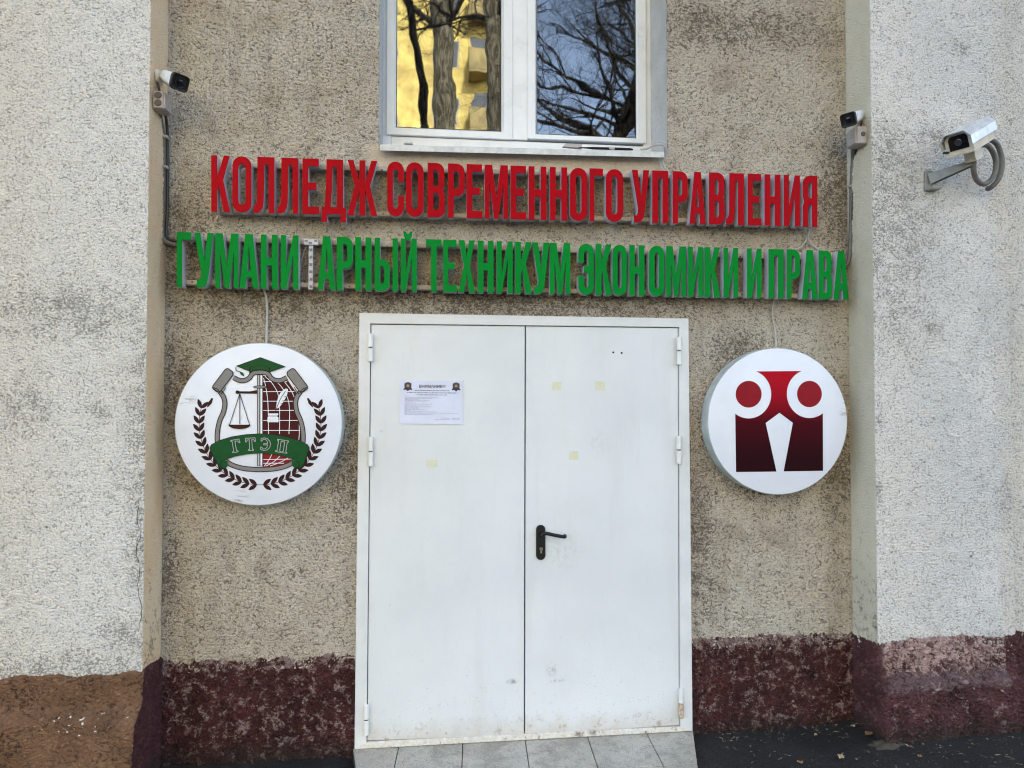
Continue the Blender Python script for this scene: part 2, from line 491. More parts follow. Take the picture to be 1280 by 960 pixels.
M = dict(
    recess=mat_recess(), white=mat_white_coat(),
    ret_l=mat_return_coat('cream_return_paint', (.86, .64, .40), (.86, .69, .48)),
    ret_r=mat_return_coat('pale_return_paint', (.68, .655, .54), (.76, .735, .62)),
    pl_rec=mat_plinth('maroon_plinth_paint', (.058, .018, .019), (.10, .031, .031), (.36, .27, .25), .74, .88, .50, .36),
    pl_left=mat_plinth('brown_plinth_paint', (.145, .078, .042), (.205, .115, .066), (.40, .27, .20), 1.10, 1.22, .44, .30, .013, .16),
    pl_purple=mat_plinth('purple_plinth_paint', (.060, .020, .022), (.10, .034, .036), (.30, .2, .2), .95, 1.1, .5, .3, .020),
    pl_right=mat_plinth_right(),
    asphalt=mat_asphalt(), door=mat_door(), threshold=mat_threshold(), tile=mat_tile(),
    grout=plain('dark_joint', (.05, .048, .045), .9),
    frame=plain('door_frame_paint', (.68, .705, .725), .42, var=.05, nscale=8),
    gap=plain('door_gap_dark', (.02, .02, .02), .9),
    hinge=plain('hinge_paint', (.76, .78, .78), .38, var=.05),
    rust=plain('rusty_hinge_paint', (.50, .40, .30), .7, var=.4, nscale=60),
    black=plain('black_plastic', (.009, .009, .010), .45, spec=.3),
    steel=plain('lock_steel', (.42, .38, .33), .35, metal=1.0),
    pvc=plain('white_pvc', (.76, .78, .80), .3, var=.04, nscale=6),
    sill=plain('sill_metal', (.60, .62, .61), .45, var=.15, nscale=18),
    reveal=mat_return_coat('reveal_plaster', (.60, .60, .58), (.72, .73, .72)),
    gasket=plain('gasket', (.03, .03, .03), .6),
    glass=mat_glass(), dark_room=plain('dark_room', (.02, .02, .022), .9),
    red=plain('red_acrylic', (.36, .002, .008), .5, var=.06, nscale=6, spec=.05),
    green=plain('green_acrylic', (.0008, .215, .026), .5, var=.06, nscale=6, spec=.05),
    lside=plain('letter_side_vinyl', (.50, .51, .57), .4, var=.08, nscale=10),
    rail=plain('aluminium_rail', (.42, .37, .31), .55, var=.15, nscale=30),
    screw=plain('screw_head', (.10, .085, .07), .5),
    led=plain('led_board_white', (.50, .52, .58), .4), chip=plain('led_chip', (.16, .17, .24), .4),
    disc=mat_disc_face(), rim=plain('sign_rim', (.42, .47, .46), .5, var=.15, nscale=14),
    owl=mat_owl(), print_white=plain('print_white', (.72, .765, .86), .35, var=.02),
    pr_black=plain('print_black', (.012, .010, .012), .45, spec=.15), pr_grey=plain('print_grey', (.22, .21, .21), .45, var=.05, spec=.15),
    pr_lgrey=plain('print_light_grey', (.42, .43, .45), .45, var=.05, spec=.15),
    pr_green=plain('print_green', (.004, .072, .020), .45, var=.08, spec=.15), pr_maroon=plain('print_maroon', (.055, .006, .010), .45, var=.1, spec=.15),
    pr_leaf=plain('print_dark_maroon', (.030, .008, .012), .45, var=.1, spec=.15),
    pr_crimson=plain('print_crimson', (.22, .012, .020), .45, var=.1, spec=.15),
    pr_red=plain('print_red', (.25, .004, .012), .45, var=.06, spec=.15),
    paper=plain('paper', (.66, .70, .86), .7, var=.04, nscale=12), ink=plain('ink', (.03, .03, .045), .7),
    ink_pale=plain('pale_ink', (.33, .35, .46), .7), badge=plain('badge_brown', (.07, .055, .055), .6),
    badge2=plain('badge_tan', (.38, .28, .20), .6),
    tape=plain('yellowed_tape', (.66, .67, .52), .5, var=.05, nscale=90),
    cam_white=plain('camera_white_paint', (.72, .75, .78), .3, var=.06),
    cam_dirty=plain('camera_cream_plastic', (.60, .55, .47), .45, var=.12),
    jbox=plain('junction_box_plastic', (.40, .37, .36), .5, var=.12, nscale=40),
    knock=plain('knockout_rubber', (.10, .085, .075), .7),
    lens=plain('lens_glass', (.006, .006, .010), .08), lens_ring=plain('lens_ring', (.035, .036, .04), .25),
    cable=plain('grey_cable', (.13, .125, .12), .55, var=.2), cable_lt=plain('pale_cable', (.42, .41, .39), .5, var=.15),
    cable_dk=plain('black_cable', (.035, .033, .032), .5),
    alu=plain('brushed_housing', (.74, .78, .84), .22, metal=.55, var=.12, nscale=30),
    arm=plain('grey_bracket_paint', (.22, .22, .20), .45, var=.15), bark=mat_bark(),
    yellow=plain('yellow_house_paint', (.82, .58, .17), .9, var=.32, nscale=1.3), ywin=plain('house_window_glass', (.05, .06, .07), .1),
    bark_lt=mat_bark('pale_bark', (.06, .05, .03), (.30, .25, .17)), balcony=plain('balcony_panel', (.40, .30, .12), .8, var=.3, nscale=2), ytrim=plain('house_trim', (.62, .50, .28), .8), leaf=plain('dry_leaf', (.30, .17, .08), .8, var=.3, nscale=60),
    leaf2=plain('pale_dry_leaf', (.42, .31, .18), .8, var=.3, nscale=60), litter=plain('dry_litter', (.22, .17, .12), .9, var=.3, nscale=50),
    cement=plain('cement_patch', (.055, .048, .036), .9, var=.4, nscale=30, bump=.6),
    crack=plain('crack_dark', (.05, .045, .04), 1.0),
    roof=plain('house_roof', (.12, .11, .10), .9),
)


# ------------------------------------------------------------------ object helpers
def tag(o, label=None, cat=None, group=None, kind=None):
    for k, v in (('label', label), ('category', cat), ('group', group), ('kind', kind)):
        if v:
            o[k] = v
    return o


def empty(name, loc, label, cat, group=None):
    o = bpy.data.objects.new(name, None)
    o.empty_display_size = .1
    o.location = loc
    COL.objects.link(o)
    return tag(o, label, cat, group)


def wloc(o):
    v = Vector((0, 0, 0))
    while o is not None:
        v += o.location
        o = o.parent
    return v


def build(name, vf, mats, parent=None, origin=None, smooth=False, midx=None):
    """link world-space verts and faces as ONE mesh object under its parent"""
    verts, faces = vf
    if origin is None:
        if parent is not None:
            origin = wloc(parent)
        else:
            a = np.array([tuple(v) for v in verts])
            origin = Vector(((a[:, 0].min() + a[:, 0].max()) / 2, (a[:, 1].min() + a[:, 1].max()) / 2, a[:, 2].min()))
    me = bpy.data.meshes.new(name)
    me.from_pydata([tuple(Vector(v) - origin) for v in verts], [], [tuple(f) for f in faces])
    if not isinstance(mats, (list, tuple)):
        mats = [mats]
    for k in mats:
        me.materials.append(M[k] if isinstance(k, str) else k)
    if midx is not None:
        me.polygons.foreach_set('material_index', midx)
    if smooth:
        me.polygons.foreach_set('use_smooth', [True] * len(me.polygons))
        if smooth != 'all':
            me.set_sharp_from_angle(angle=math.radians(38))
    me.update()
    o = bpy.data.objects.new(name, me)
    COL.objects.link(o)
    if parent is not None:
        o.parent = parent
        o.location = origin - wloc(parent)
    else:
        o.location = origin
    return o


class MB:
    def __init__(s):
        s.v, s.f = [], []

    def add(s, v, f):
        n = len(s.v)
        s.v += [Vector(p) for p in v]
        s.f += [tuple(i + n for i in q) for q in f]
        return s

    def box(s, x0, x1, y0, y1, z0, z1, bev=0.0):
        if bev <= 0:
            v = [(x, y, z) for x in (x0, x1) for y in (y0, y1) for z in (z0, z1)]
            return s.add(v, [(0, 1, 3, 2), (4, 6, 7, 5), (0, 4, 5, 1), (2, 3, 7, 6), (0, 2, 6, 4), (1, 5, 7, 3)])
        # front (-Y) edges chamfered
        b = bev
        r = [(x0, y1), (x0, y0 + b), (x0 + b, y0)]
        v = [(x0, y1, z0), (x1, y1, z0), (x1, y1, z1), (x0, y1, z1),
             (x0, y0 + b, z0), (x1, y0 + b, z0), (x1, y0 + b, z1), (x0, y0 + b, z1),
             (x0 + b, y0, z0 + b), (x1 - b, y0, z0 + b), (x1 - b, y0, z1 - b), (x0 + b, y0, z1 - b)]
        f = [(3, 2, 1, 0), (8, 9, 10, 11)]
        for i in range(4):
            j = (i + 1) % 4
            f += [(i, j, j + 4, i + 4), (i + 4, j + 4, j + 8, i + 8)]
        return s.add(v, f)

    def loft(s, rings, cap0=True, cap1=True):
        n = len(rings[0])
        v = [p for r in rings for p in r]
        f = []
        for k in range(len(rings) - 1):
            for i in range(n):
                j = (i + 1) % n
                f.append((k * n + i, k * n + j, (k + 1) * n + j, (k + 1) * n + i))
        if cap0:
            f.append(tuple(range(n))[::-1])
        if cap1:
            f.append(tuple((len(rings) - 1) * n + i for i in range(n)))
        return s.add(v, f)

    def tube(s, pts, r, n=8, cap=True):
        pts = [Vector(p) for p in pts]
        rr = r if isinstance(r, (list, tuple)) else [r] * len(pts)
        rings = []
        u = None
        for i, p in enumerate(pts):
            d = (pts[min(i + 1, len(pts) - 1)] - pts[max(i - 1, 0)]).normalized()
            if u is None:
                u = d.cross(Vector((0, 0, 1)) if abs(d.z) < .9 else Vector((1, 0, 0))).normalized()
            else:
                u = (u - d * u.dot(d)).normalized()
            w = d.cross(u)
            rings.append([p + (u * math.cos(a) + w * math.sin(a)) * rr[i] for a in (2 * math.pi * k / n for k in range(n))])
        return s.loft(rings, cap, cap)

    def cyl(s, a, b, r, n=20, r2=None):
        return s.tube([a, b], [r, r if r2 is None else r2], n)

    def build(s, name, mats, parent=None, **k):
        return build(name, (s.v, s.f), mats, parent, **k)


def smooth_path(pts, sub=6):
    pts = [Vector(p) for p in pts]
    out = []
    for i in range(len(pts) - 1):
        p0, p1, p2, p3 = pts[max(i - 1, 0)], pts[i], pts[i + 1], pts[min(i + 2, len(pts) - 1)]
        for k in range(sub):
            t = k / sub
            out.append(.5 * ((2 * p1) + (p2 - p0) * t + (2 * p0 - 5 * p1 + 4 * p2 - p3) * t * t + (3 * p1 - p0 - 3 * p2 + p3) * t ** 3))
    out.append(pts[-1])
    return out


def sheet(name, path, zs, mats, parent, prot=None, mat_of=None, ztop=None, hole=None):
    """dense upright sheet along a plan path: path = list of (x, y, nx, ny)"""
    path = np.array(path, float)
    zs = np.array(zs, float)
    n, m = len(path), len(zs)
    X = np.repeat(path[:, 0][:, None], m, 1)
    Y = np.repeat(path[:, 1][:, None], m, 1)
    Z = np.repeat(zs[None, :], n, 0)
    if ztop is not None:                    # zs run 0..1 from the bottom to ztop(path)
        zt = np.array([ztop(i) for i in range(n)])[:, None]
        Z = -.3 + (zt + .3) * Z
    if prot is not None:
        I_ = np.arange(n)[:, None] * np.ones((1, m))
        dx, dy = prot(Z, I_, Y)
        X, Y = X + dx, Y + dy
    v = np.stack([X, Y, Z], -1).reshape(-1, 3)
    I, J = np.meshgrid(np.arange(n - 1), np.arange(m - 1), indexing='ij')
    keep = np.ones(I.shape, bool)
    if hole is not None:
        cx = (path[:-1, 0] + path[1:, 0])[:, None] / 2 + 0 * J
        cz = (zs[:-1] + zs[1:])[None, :] / 2 + 0 * I
        for (x0, x1, z0, z1) in hole:
            keep &= ~((cx > x0) & (cx < x1) & (cz > z0) & (cz < z1))
    I, J = I[keep], J[keep]
    a = I * m + J
    q = np.stack([a, a + m, a + m + 1, a + 1], -1)
    org = wloc(parent)
    v = v - np.array(org)
    me = bpy.data.meshes.new(name)
    me.vertices.add(len(v))
    me.vertices.foreach_set('co', v.ravel())
    me.loops.add(q.size)
    me.loops.foreach_set('vertex_index', q.ravel())
    me.polygons.add(len(q))
    me.polygons.foreach_set('loop_start', np.arange(len(q)) * 4)
    me.polygons.foreach_set('loop_total', np.full(len(q), 4))
    me.polygons.foreach_set('use_smooth', np.ones(len(q), bool))
    for k in mats:
        me.materials.append(M[k])
    if mat_of is not None:
        me.polygons.foreach_set('material_index', np.array([mat_of(i) for i in range(n - 1)])[I])
    me.update(calc_edges=True)
    me.validate()
    o = bpy.data.objects.new(name, me)
    COL.objects.link(o)
    o.parent = parent
    return o


def seg(a, b, step):
    n = max(1, int(round(math.dist(a, b) / step)))
    nx, ny = (b[1] - a[1]), -(b[0] - a[0])
    l = math.hypot(nx, ny)
    return [(a[0] + (b[0] - a[0]) * i / n, a[1] + (b[1] - a[1]) * i / n, nx / l, ny / l) for i in range(n)]


def lin(a, b, step):
    return list(np.linspace(a, b, max(2, int(round(abs(b - a) / step)) + 1)))


# ================================================================== the building
XL, XR, D = -1.262, 2.166, .21
XE = P(1262, 400, -D).x
ZV = 4.3                        # above this the walls leave the picture
ZTOP = 12.0
ST = .005
bld = empty('college_building', ((XL + XR) / 2, 2, 0),
            'beige roughcast building front with two whitewashed pilasters and dark red plinth', 'building')

dl, dr = P(449, 391, 0).x, P(863, 398, 0).x
dtop = (P(449, 391).z + P(861, 398).z) / 2
wx0, wx1 = P(474, 100).x, P(834, 100).x
wz0 = (P(476, 184).z + P(830, 192).z) / 2
WZ1 = wz0 + 1.55

xs = sorted(set([round(v, 5) for v in lin(XL, dl + .01, ST) + lin(dl + .01, wx0, ST) + lin(wx0, wx1, ST) +
                 lin(wx1, dr - .01, ST) + lin(dr - .01, XR, ST)]))
zs = sorted(set([round(v, 5) for v in lin(.40, dtop - .01, ST) + lin(dtop - .01, wz0, ST) + lin(wz0, ZV, ST)]))
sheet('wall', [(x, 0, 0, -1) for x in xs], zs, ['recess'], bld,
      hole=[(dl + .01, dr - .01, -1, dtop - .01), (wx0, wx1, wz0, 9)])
# upper wall above the picture, with the top of the window opening
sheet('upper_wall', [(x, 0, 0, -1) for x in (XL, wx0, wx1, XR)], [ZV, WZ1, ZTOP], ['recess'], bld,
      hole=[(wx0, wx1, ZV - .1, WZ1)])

# plinth of the recess, either side of the door (slightly proud, thick paint edge)
def rec_top(x):
    zl = P(330, 822).z
    zr = P(960, 793).z
    return (zl if x < 0 else zr) + .004 * math.sin(x * 23) + .003 * math.sin(x * 61 + 1) + rng.uniform(-.002, .002)


def rec_prot(Z, I, Y):
    return 0 * Z, -(.006 + .010 * np.clip((.35 - Z) / .35, 0, 1))


def rounded_top(ztop, base):
    """profile: fold the top rows back into the wall"""
    def f(Z, I, Y):
        dx, dy = base(Z, I, Y)
        zt = Z[:, -1:]
        k = np.clip((zt - Z) / .012, 0, 1)
        e = .012 * (Z >= zt - 1e-6)
        return dx * k - e * np.sign(dx + 1e-12) * (np.abs(dx) > 1e-6), dy * k + e * (np.abs(dy) > 1e-6)
    return f


for xa, xb in ((XL, dl + .012), (dr - .012, XR)):
    pa = seg((xa, 0), (xb, 0), ST) + [(xb, 0, 0, -1)]
    sheet('plinth', pa, list(np.linspace(0, 1, 150)), ['pl_rec'], bld,
          prot=rounded_top(None, rec_prot), ztop=lambda i, pa=pa: rec_top(pa[i][0]))

# left pilaster: front face, rounded worn corner, return
pl = seg((-2.25, -D), (XL, -D), ST) + seg((XL, -D), (XL, 0), ST) + [(XL, 0.012, 1, 0)]
nf = len(seg((-2.25, -D), (XL, -D), ST))
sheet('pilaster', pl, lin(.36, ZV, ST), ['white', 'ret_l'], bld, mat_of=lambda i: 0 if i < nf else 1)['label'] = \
    'left pilaster, whitewashed in front and cream on its return'
pz = P(100, 842, -D).z
pzi = P(205, 823, 0).z


def left_top(i):
    if i < nf:
        return pz + .005 * math.sin(i * .07) + .004 * math.sin(i * .21) + rng.uniform(-.0015, .0015)
    return pz + .012 + (pzi - pz) * min(1, (i - nf) / (len(pl) - nf) * 1.2)


def left_prot(Z, I, Y):
    z1, z2 = P(100, 878, -D).z, P(100, 905, -D - .05).z
    t = np.clip((z1 - Z) / (z1 - z2), 0, 1)
    t = t * t * (3 - 2 * t)
    face = .012 + .012 * np.clip((pz - Z) / .15, 0, 1) + .060 * t + .02 * np.clip((z2 - Z) / .2, 0, 1)
    wave = 1 + .25 * np.sin(I * .04) * t
    far = np.clip(-Y / D, 0, 1)
    return .010 * (I >= nf) * np.ones_like(Z), -face * wave * far


lp = sheet('plinth', pl, list(np.linspace(0, 1, 140)), ['pl_left', 'pl_purple'], bld, ztop=left_top,
           prot=rounded_top(None, left_prot), mat_of=lambda i: 0 if i < nf else 1)
lp['label'] = 'brown painted plinth with white paint drips, purple on its return'
# close the step between the protruding face and the return
# right pilaster
pr = seg((XR, 0.012), (XR, -D), ST)
n1 = len(pr)
pr += seg((XR, -D), (XE, -D), ST)
n2 = len(pr)
pr += seg((XE, -D), (XE, -.175), ST) + seg((XE, -.175), (3.6, -.175), ST) + [(3.6, -.175, 0, -1)]
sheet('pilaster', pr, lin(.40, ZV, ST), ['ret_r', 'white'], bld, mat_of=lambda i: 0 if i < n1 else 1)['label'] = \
    'right pilaster, whitewashed in front and pale green grey on its return'
rz, rzi = P(1150, 796, -D).z, P(1063, 791, 0).z
rzc = P(1096, 803, -D).z


def right_top(i):
    if i < n1:
        return rzi + (rzc - rzi) * (i / n1) ** 1.6
    t = min(1, (i - n1) / 33)
    z = rzc + (rz - rzc) * t * t * (3 - 2 * t)
    return z + .005 * math.sin(i * .06) + .003 * math.sin(i * .25) + rng.uniform(-.0015, .0015)


def right_prot(Z, I, Y):
    z1, z2 = P(1180, 836, -D).z, P(1180, 862, -D - .04).z
    t = np.clip((z1 - Z) / (z1 - z2), 0, 1)
    t = t * t * (3 - 2 * t)
    face = .010 + .045 * t + .012 * np.sin(I * .033) * t
    far = np.where(I > n2, .8, np.clip(-Y / D, 0, 1))
    return -.008 * (I <= n1) * np.ones_like(Z), -face * far


rp = sheet('plinth', pr, list(np.linspace(0, 1, 155)), ['pl_right'], bld, ztop=right_top, prot=rounded_top(None, right_prot))
rp['label'] = 'worn pink and dark red plinth under the right pilaster'

# mass of the building (blocks the sun standing behind it)
mb = MB()
mb.box(-9, -2.25, -D, 9, -.3, ZTOP).box(3.6, 11, -.175, 9, -.3, ZTOP)
mb.box(-2.25, 3.6, 8.8, 9, -.3, ZTOP).box(-9.2, 11.2, -.5, 9.2, ZTOP, ZTOP + .35)
mb.build('outer_wall', 'recess', bld)
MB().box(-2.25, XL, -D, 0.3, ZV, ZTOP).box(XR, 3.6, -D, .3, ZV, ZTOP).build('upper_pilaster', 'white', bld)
# dark room behind the window, dark lining behind the door
mb = MB()
x0, x1, z0, z1 = wx0 - .6, wx1 + .6, wz0 - .8, WZ1 + .5
mb.add([(x0, 3.5, z0), (x1, 3.5, z0), (x1, 3.5, z1), (x0, 3.5, z1), (x0, .345, z0), (x1, .345, z0), (x1, .345, z1), (x0, .345, z1)],
       [(0, 1, 2, 3), (0, 4, 5, 1), (3, 2, 6, 7), (0, 3, 7, 4), (1, 5, 6, 2)])
mb.build('room_interior', 'dark_room', bld)

# long crack by the corner of the left pilaster
def crack(pts, w):
    pts = smooth_path(pts, 5)
    v, f = [], []
    for i, p in enumerate(pts):
        k = w * (.5 + rng.random()) * (1 if 0 < i < len(pts) - 1 else .2)
        j = Vector(((rng.random() - .5) * .006, 0, (rng.random() - .5) * .004))
        v += [p + j + Vector((-k, 0, 0)), p + j + Vector((k, 0, 0))]
        if i:
            a = 2 * i
            f.append((a - 2, a - 1, a + 1, a))
    build('crack', (v, f), 'crack', bld)


crack([P(a, b, -D - .0065) for a, b in ((174, 622), (172, 650), (176, 668), (170, 690), (175, 712), (172, 735), (177, 760), (174, 785))], .0012)
crack([P(a, b, -.008) for a, b in ((205, 640), (212, 643), (219, 641))], .001)
crack([P(a, b, -.008) for a, b in ((206, 784), (214, 781), (224, 775))], .0012)

# ------------------------------------------------------------------ window
win_y = .27
wn_z0 = wz0 - .012
fx0, fx1 = P(478, 100, win_y).x, P(814, 100, win_y).x
wf = MB()
zt = WZ1 - .02
fb = P(640, 180, win_y).z - .05
wf.box(fx0, fx0 + .045, win_y, win_y + .07, fb, zt, .004)
wf.box(fx1 - .045, fx1, win_y, win_y + .07, fb, zt, .004)
wf.box(fx0 + .045, fx1 - .045, win_y + .001, win_y + .07, fb, P(640, 176, win_y).z, .004)
wf.box(fx0 + .045, fx1 - .045, win_y + .001, win_y + .07, zt - .05, zt, .004)
mx0, mx1 = P(640, 100, win_y - .006).x, P(659.5, 100, win_y - .006).x
wf.box(mx0, mx1, win_y - .006, win_y + .06, P(640, 175, win_y).z + .001, zt - .05, .003)
win = wf.build('window', 'pvc', bld)
win['label'] = 'white plastic two-pane window above the red sign'
for (sx0, sx1, gx0, gx1, gy, sy) in ((P(483, 100, win_y - .012).x, mx0 + .003, 495, 627, (158, 163), 171),
                                     (mx1 - .003, P(808, 100, win_y - .012).x, 671, 796, (166, 172), 176)):
    ya = win_y - .014
    g0, g1 = P(gx0, 100, ya).x, P(gx1, 100, ya).x
    gb = (P(gx0, gy[0], ya).z + P(gx1, gy[1], ya).z) / 2
    sb = P((gx0 + gx1) / 2, sy, ya).z
    s_ = MB()
    t_ = zt - .04
    # mitred sash, bevelled towards the glass
    ring = lambda a, y: [(sx0 + (g0 - sx0) * a, y, sb + (gb - sb) * a), (sx1 + (g1 - sx1) * a, y, sb + (gb - sb) * a),
                         (sx1 + (g1 - sx1) * a, y, t_ - .07 * a), (sx0 + (g0 - sx0) * a, y, t_ - .07 * a)]
    rings = [ring(0, win_y + .04), ring(0, ya + .003), ring(.06, ya), ring(.80, ya), ring(.84, ya + .004), ring(1.0, ya + .016), ring(1.0, ya + .03)]
    s_.loft([[Vector(p) for p in r] for r in rings], False, False)
    s_.build('sash', 'pvc', win)
    gk = MB()
    q = ring(1.0, ya + .0165)
    q2 = [(q[0][0] + .004, q[0][1], q[0][2] + .004), (q[1][0] - .004, q[1][1], q[1][2] + .004),
          (q[2][0] - .004, q[2][1], q[2][2] - .004), (q[3][0] + .004, q[3][1], q[3][2] - .004)]
    gk.add(q + q2, [(i, (i + 1) % 4, (i + 1) % 4 + 4, i + 4) for i in range(4)])
    gk.build('gasket', 'gasket', win)
    MB().box(g0 - .01, g1 + .01, ya + .018, ya + .022, gb - .01, t_ - .05).build('pane', 'glass', win)
# plastered reveals
rv = MB()
def rv_grid(xa, flip):
    zs_, ys_ = lin(wz0 - .02, WZ1, .012), lin(.0, win_y + .02, .012)
    v = [(xa, y, z) for y in ys_ for z in zs_]
    n = len(zs_)
    return v, [(i * n + j, (i + 1) * n + j, (i + 1) * n + j + 1, i * n + j + 1) for i in range(len(ys_) - 1) for j in range(n - 1)]
rv.add(*rv_grid(wx0, 0)).add(*rv_grid(wx1, 1))
rv.add([(wx0, 0, WZ1), (wx1, 0, WZ1), (wx1, .3, WZ1), (wx0, .3, WZ1)], [(0, 1, 2, 3)])
rv.add([(wx0, .2, wz0), (wx1, .2, wz0), (wx1, .345, wz0), (wx0, .345, wz0)], [(0, 1, 2, 3)])
rv.build('reveal', 'reveal', win, smooth='all')
# white painted margin beside the opening, as a thin uneven coat
def margin(x0, x1, z0, z1, wob):
    v, f = [], []
    zz = lin(z0, z1, .02)
    for i, z in enumerate(zz):
        v += [(x0, -.008, z), (x1 + wob * (rng.random() - .5), -.008, z)]
        if i:
            a = 2 * i
            f.append((a - 2, a - 1, a + 1, a))
    return v, f
# sill: bent sheet, tilted forward, with a lip
sl0, sl1 = P(475, 184, -.05), P(830, 193, -.05)
def zl(x, up=0):
    t = (x - sl0.x) / (sl1.x - sl0.x)
    return sl0.z + (sl1.z - sl0.z) * t + up
si = MB()
for i in range(1):
    a, b = sl0.x, sl1.x
    prof = [(.275, .030), (-.046, .016), (-.052, .012), (-.052, -.016), (-.049, -.016), (-.048, .009), (.27, .024)]
    si.loft([[Vector((a, y, zl(a, h))) for y, h in prof], [Vector((b, y, zl(b, h))) for y, h in prof]])
sill = si.build('sill', 'sill', win)
# things lying on the sill
t = MB()
pa, pb = P(741, 185.2, -.045), P(787, 186.5, -.045)
t.tube([P(722, 184.5, -.045), P(733, 184.8, -.045), pa, pb, P(791, 187, -.045)], [.0015, .004, .0065, .0065, .004], 10)
k = t.build('hand_tool_handle', 'black')
tag(k, 'thin black tool handle lying on the window sill above the red sign', 'tool')
MB().cyl(P(761, 185.6, -.045), P(768, 185.9, -.045), .007, 10).build('collar', 'pr_lgrey', k)
t = MB()
q0, q1 = P(703, 184, -.03), P(727, 186, -.03)
t.loft([[Vector((q0.x, -.04, q0.z)), Vector((q0.x, -.02, q0.z)), Vector((q0.x + .015, -.02, q0.z + .016)), Vector((q0.x + .015, -.04, q0.z + .016))],
        [Vector((q1.x, -.04, q1.z)), Vector((q1.x, -.02, q1.z)), Vector((q1.x, -.02, q1.z + .02)), Vector((q1.x, -.04, q1.z + .02))]])
k = t.build('metal_bracket', 'jbox')
tag(k, 'small grey metal bracket left on the window sill beside the black handle', 'bracket')
t = MB()
q0, q1 = P(505, 178, -.03), P(516, 179, -.03)
t.box(q0.x, q1.x, -.04, -.02, q0.z - .008, q0.z + .004, .003)
k = t.build('plaster_crumb', 'sill')
tag(k, 'small pale scrap lying on the left end of the window sill', 'scrap')

# ------------------------------------------------------------------ door
YF, YL = -.030, -.020       # front of the frame, front of the leaves
FO = [P(449, 391, YF), P(861, 398, YF), P(866, 914, YF), P(443, 937, YF)]     # outer corners tl tr br bl
LI = [P(463, 404.5, YF), P(849, 409, YF), P(850.5, 908.5, YF), P(458, 928, YF)]   # opening corners
CT, CB = P(656.8, 407, YL), P(655.6, 919, YL)


def lerp(a, b, t):
    return a + (b - a) * t


def off(p, y, dx=0, dz=0):
    return Vector((p.x + dx, y, p.z + dz))


fr = MB()
i4 = (0, 1, 2, 3)
sgn = [(-1, 1), (1, 1), (1, -1), (-1, -1)]
rings = [[off(FO[i], .05) for i in i4], [off(FO[i], YF + .003) for i in i4],
         [off(FO[i], YF, -sgn[i][0] * .003, -sgn[i][1] * .003) for i in i4],
         [off(LI[i], YF, sgn[i][0] * .002, sgn[i][1] * .002) for i in i4],
         [off(LI[i], YF + .003) for i in i4], [off(LI[i], .05) for i in i4]]
fr.loft(rings, False, False)
nq = len(fr.f)
idx = [1 if (k % 4) == 2 else 0 for k in range(nq)]
frame = fr.build('door_frame', ['frame', 'threshold'], bld, midx=idx)
frame['label'] = 'white steel door frame with dirty rust-spotted threshold'
MB().add([off(FO[0], .045), off(FO[1], .045), off(FO[2], .045), off(FO[3], .045)], [(0, 1, 2, 3)]).build('door_lining', 'gap', bld)
g = .0032


def leaf(tl, tr, br, bl):
    m_ = MB()
    c = [off(tl, 0, g, -g), off(tr, 0, -g, -g), off(br, 0, -g, g), off(bl, 0, g, g)]
    b_ = .0022
    m_.loft([[off(c[i], .03) for i in i4], [off(c[i], YL + b_) for i in i4],
             [off(c[i], YL + .0006, -sgn[i][0] * b_ * .4, -sgn[i][1] * b_ * .4) for i in i4],
             [off(c[i], YL, -sgn[i][0] * b_, -sgn[i][1] * b_) for i in i4]], False, True)
    return m_.build('door_leaf', 'door', bld)


leafL = leaf(LI[0], CT, CB, LI[3])
leafR = leaf(CT, LI[1], LI[2], CB)
leafL['label'] = 'left door leaf carrying the printed notice'
leafR['label'] = 'right door leaf with the black lever handle'


def hinge(px, y0, y1, par, rusty=False):
    a, b = P(px, y0, YF - .010), P(px, y1, YF - .010)
    x = (a.x + b.x) / 2
    h = a.z - b.z
    m_ = MB()
    r = .0125
    for z0, z1 in ((b.z, b.z + h * .48), (b.z + h * .52, a.z)):
        ring = lambda z, rr: [Vector((x + rr * math.cos(t), YF - .008 + rr * math.sin(t), z)) for t in (k * math.pi / 8 for k in range(16))]
        m_.loft([ring(z0, r * .8), ring(z0 + .002, r), ring(z1 - .002, r), ring(z1, r * .8)])
    k0 = len(m_.f)
    o = m_.build('hinge', ['hinge', 'rust'] if rusty else 'hinge', par, smooth=True, midx=[1 if rusty and i < k0 / 2 else 0 for i in range(k0)])
    MB().cyl((x, YF - .008, b.z + h * .47), (x, YF - .008, b.z + h * .53), r * .72, 12).build('hinge_pin', 'rust' if rusty else 'screw', par)


for y0, y1 in ((417, 452), (546, 583)):
    hinge(463, y0, y1, leafL)
hinge(457.5, 881, 919, leafL)
for y0, y1 in ((421, 456), (545, 580)):
    hinge(849, y0, y1, leafR)
hinge(851.5, 861, 898, leafR, True)


def flat(pts, y, name, mat, par):
    return build(name, ([off(p, y) for p in pts], [tuple(range(len(pts)))]), mat, par)


def pq(x, y, w, h, Y=YL, jit=.0):
    return [P(x - w / 2 + rng.uniform(-jit, jit), y - h / 2, Y), P(x + w / 2, y - h / 2 + rng.uniform(-jit, jit), Y),
            P(x + w / 2 + rng.uniform(-jit, jit), y + h / 2, Y), P(x - w / 2, y + h / 2, Y)]


for x, y, w, h, par in ((696, 483, 11, 10, leafR), (750.5, 482, 12, 12, leafR), (717, 569.5, 11, 10, leafR), (540, 579.5, 13, 9, leafL)):
    flat(pq(x, y, w, h, YL, 1.2), YL - .0008, 'tape_residue', 'tape', par)
for x, y in ((766.5, 440.5), (777, 441.2)):
    p = P(x, y, YL)
    build('screw_hole', ([(p.x + .0052 * math.cos(a), YL - .0008, p.z + .0052 * math.sin(a)) for a in (k * math.pi / 6 for k in range(12))],
                         [tuple(range(12))]), 'pr_black', leafR)
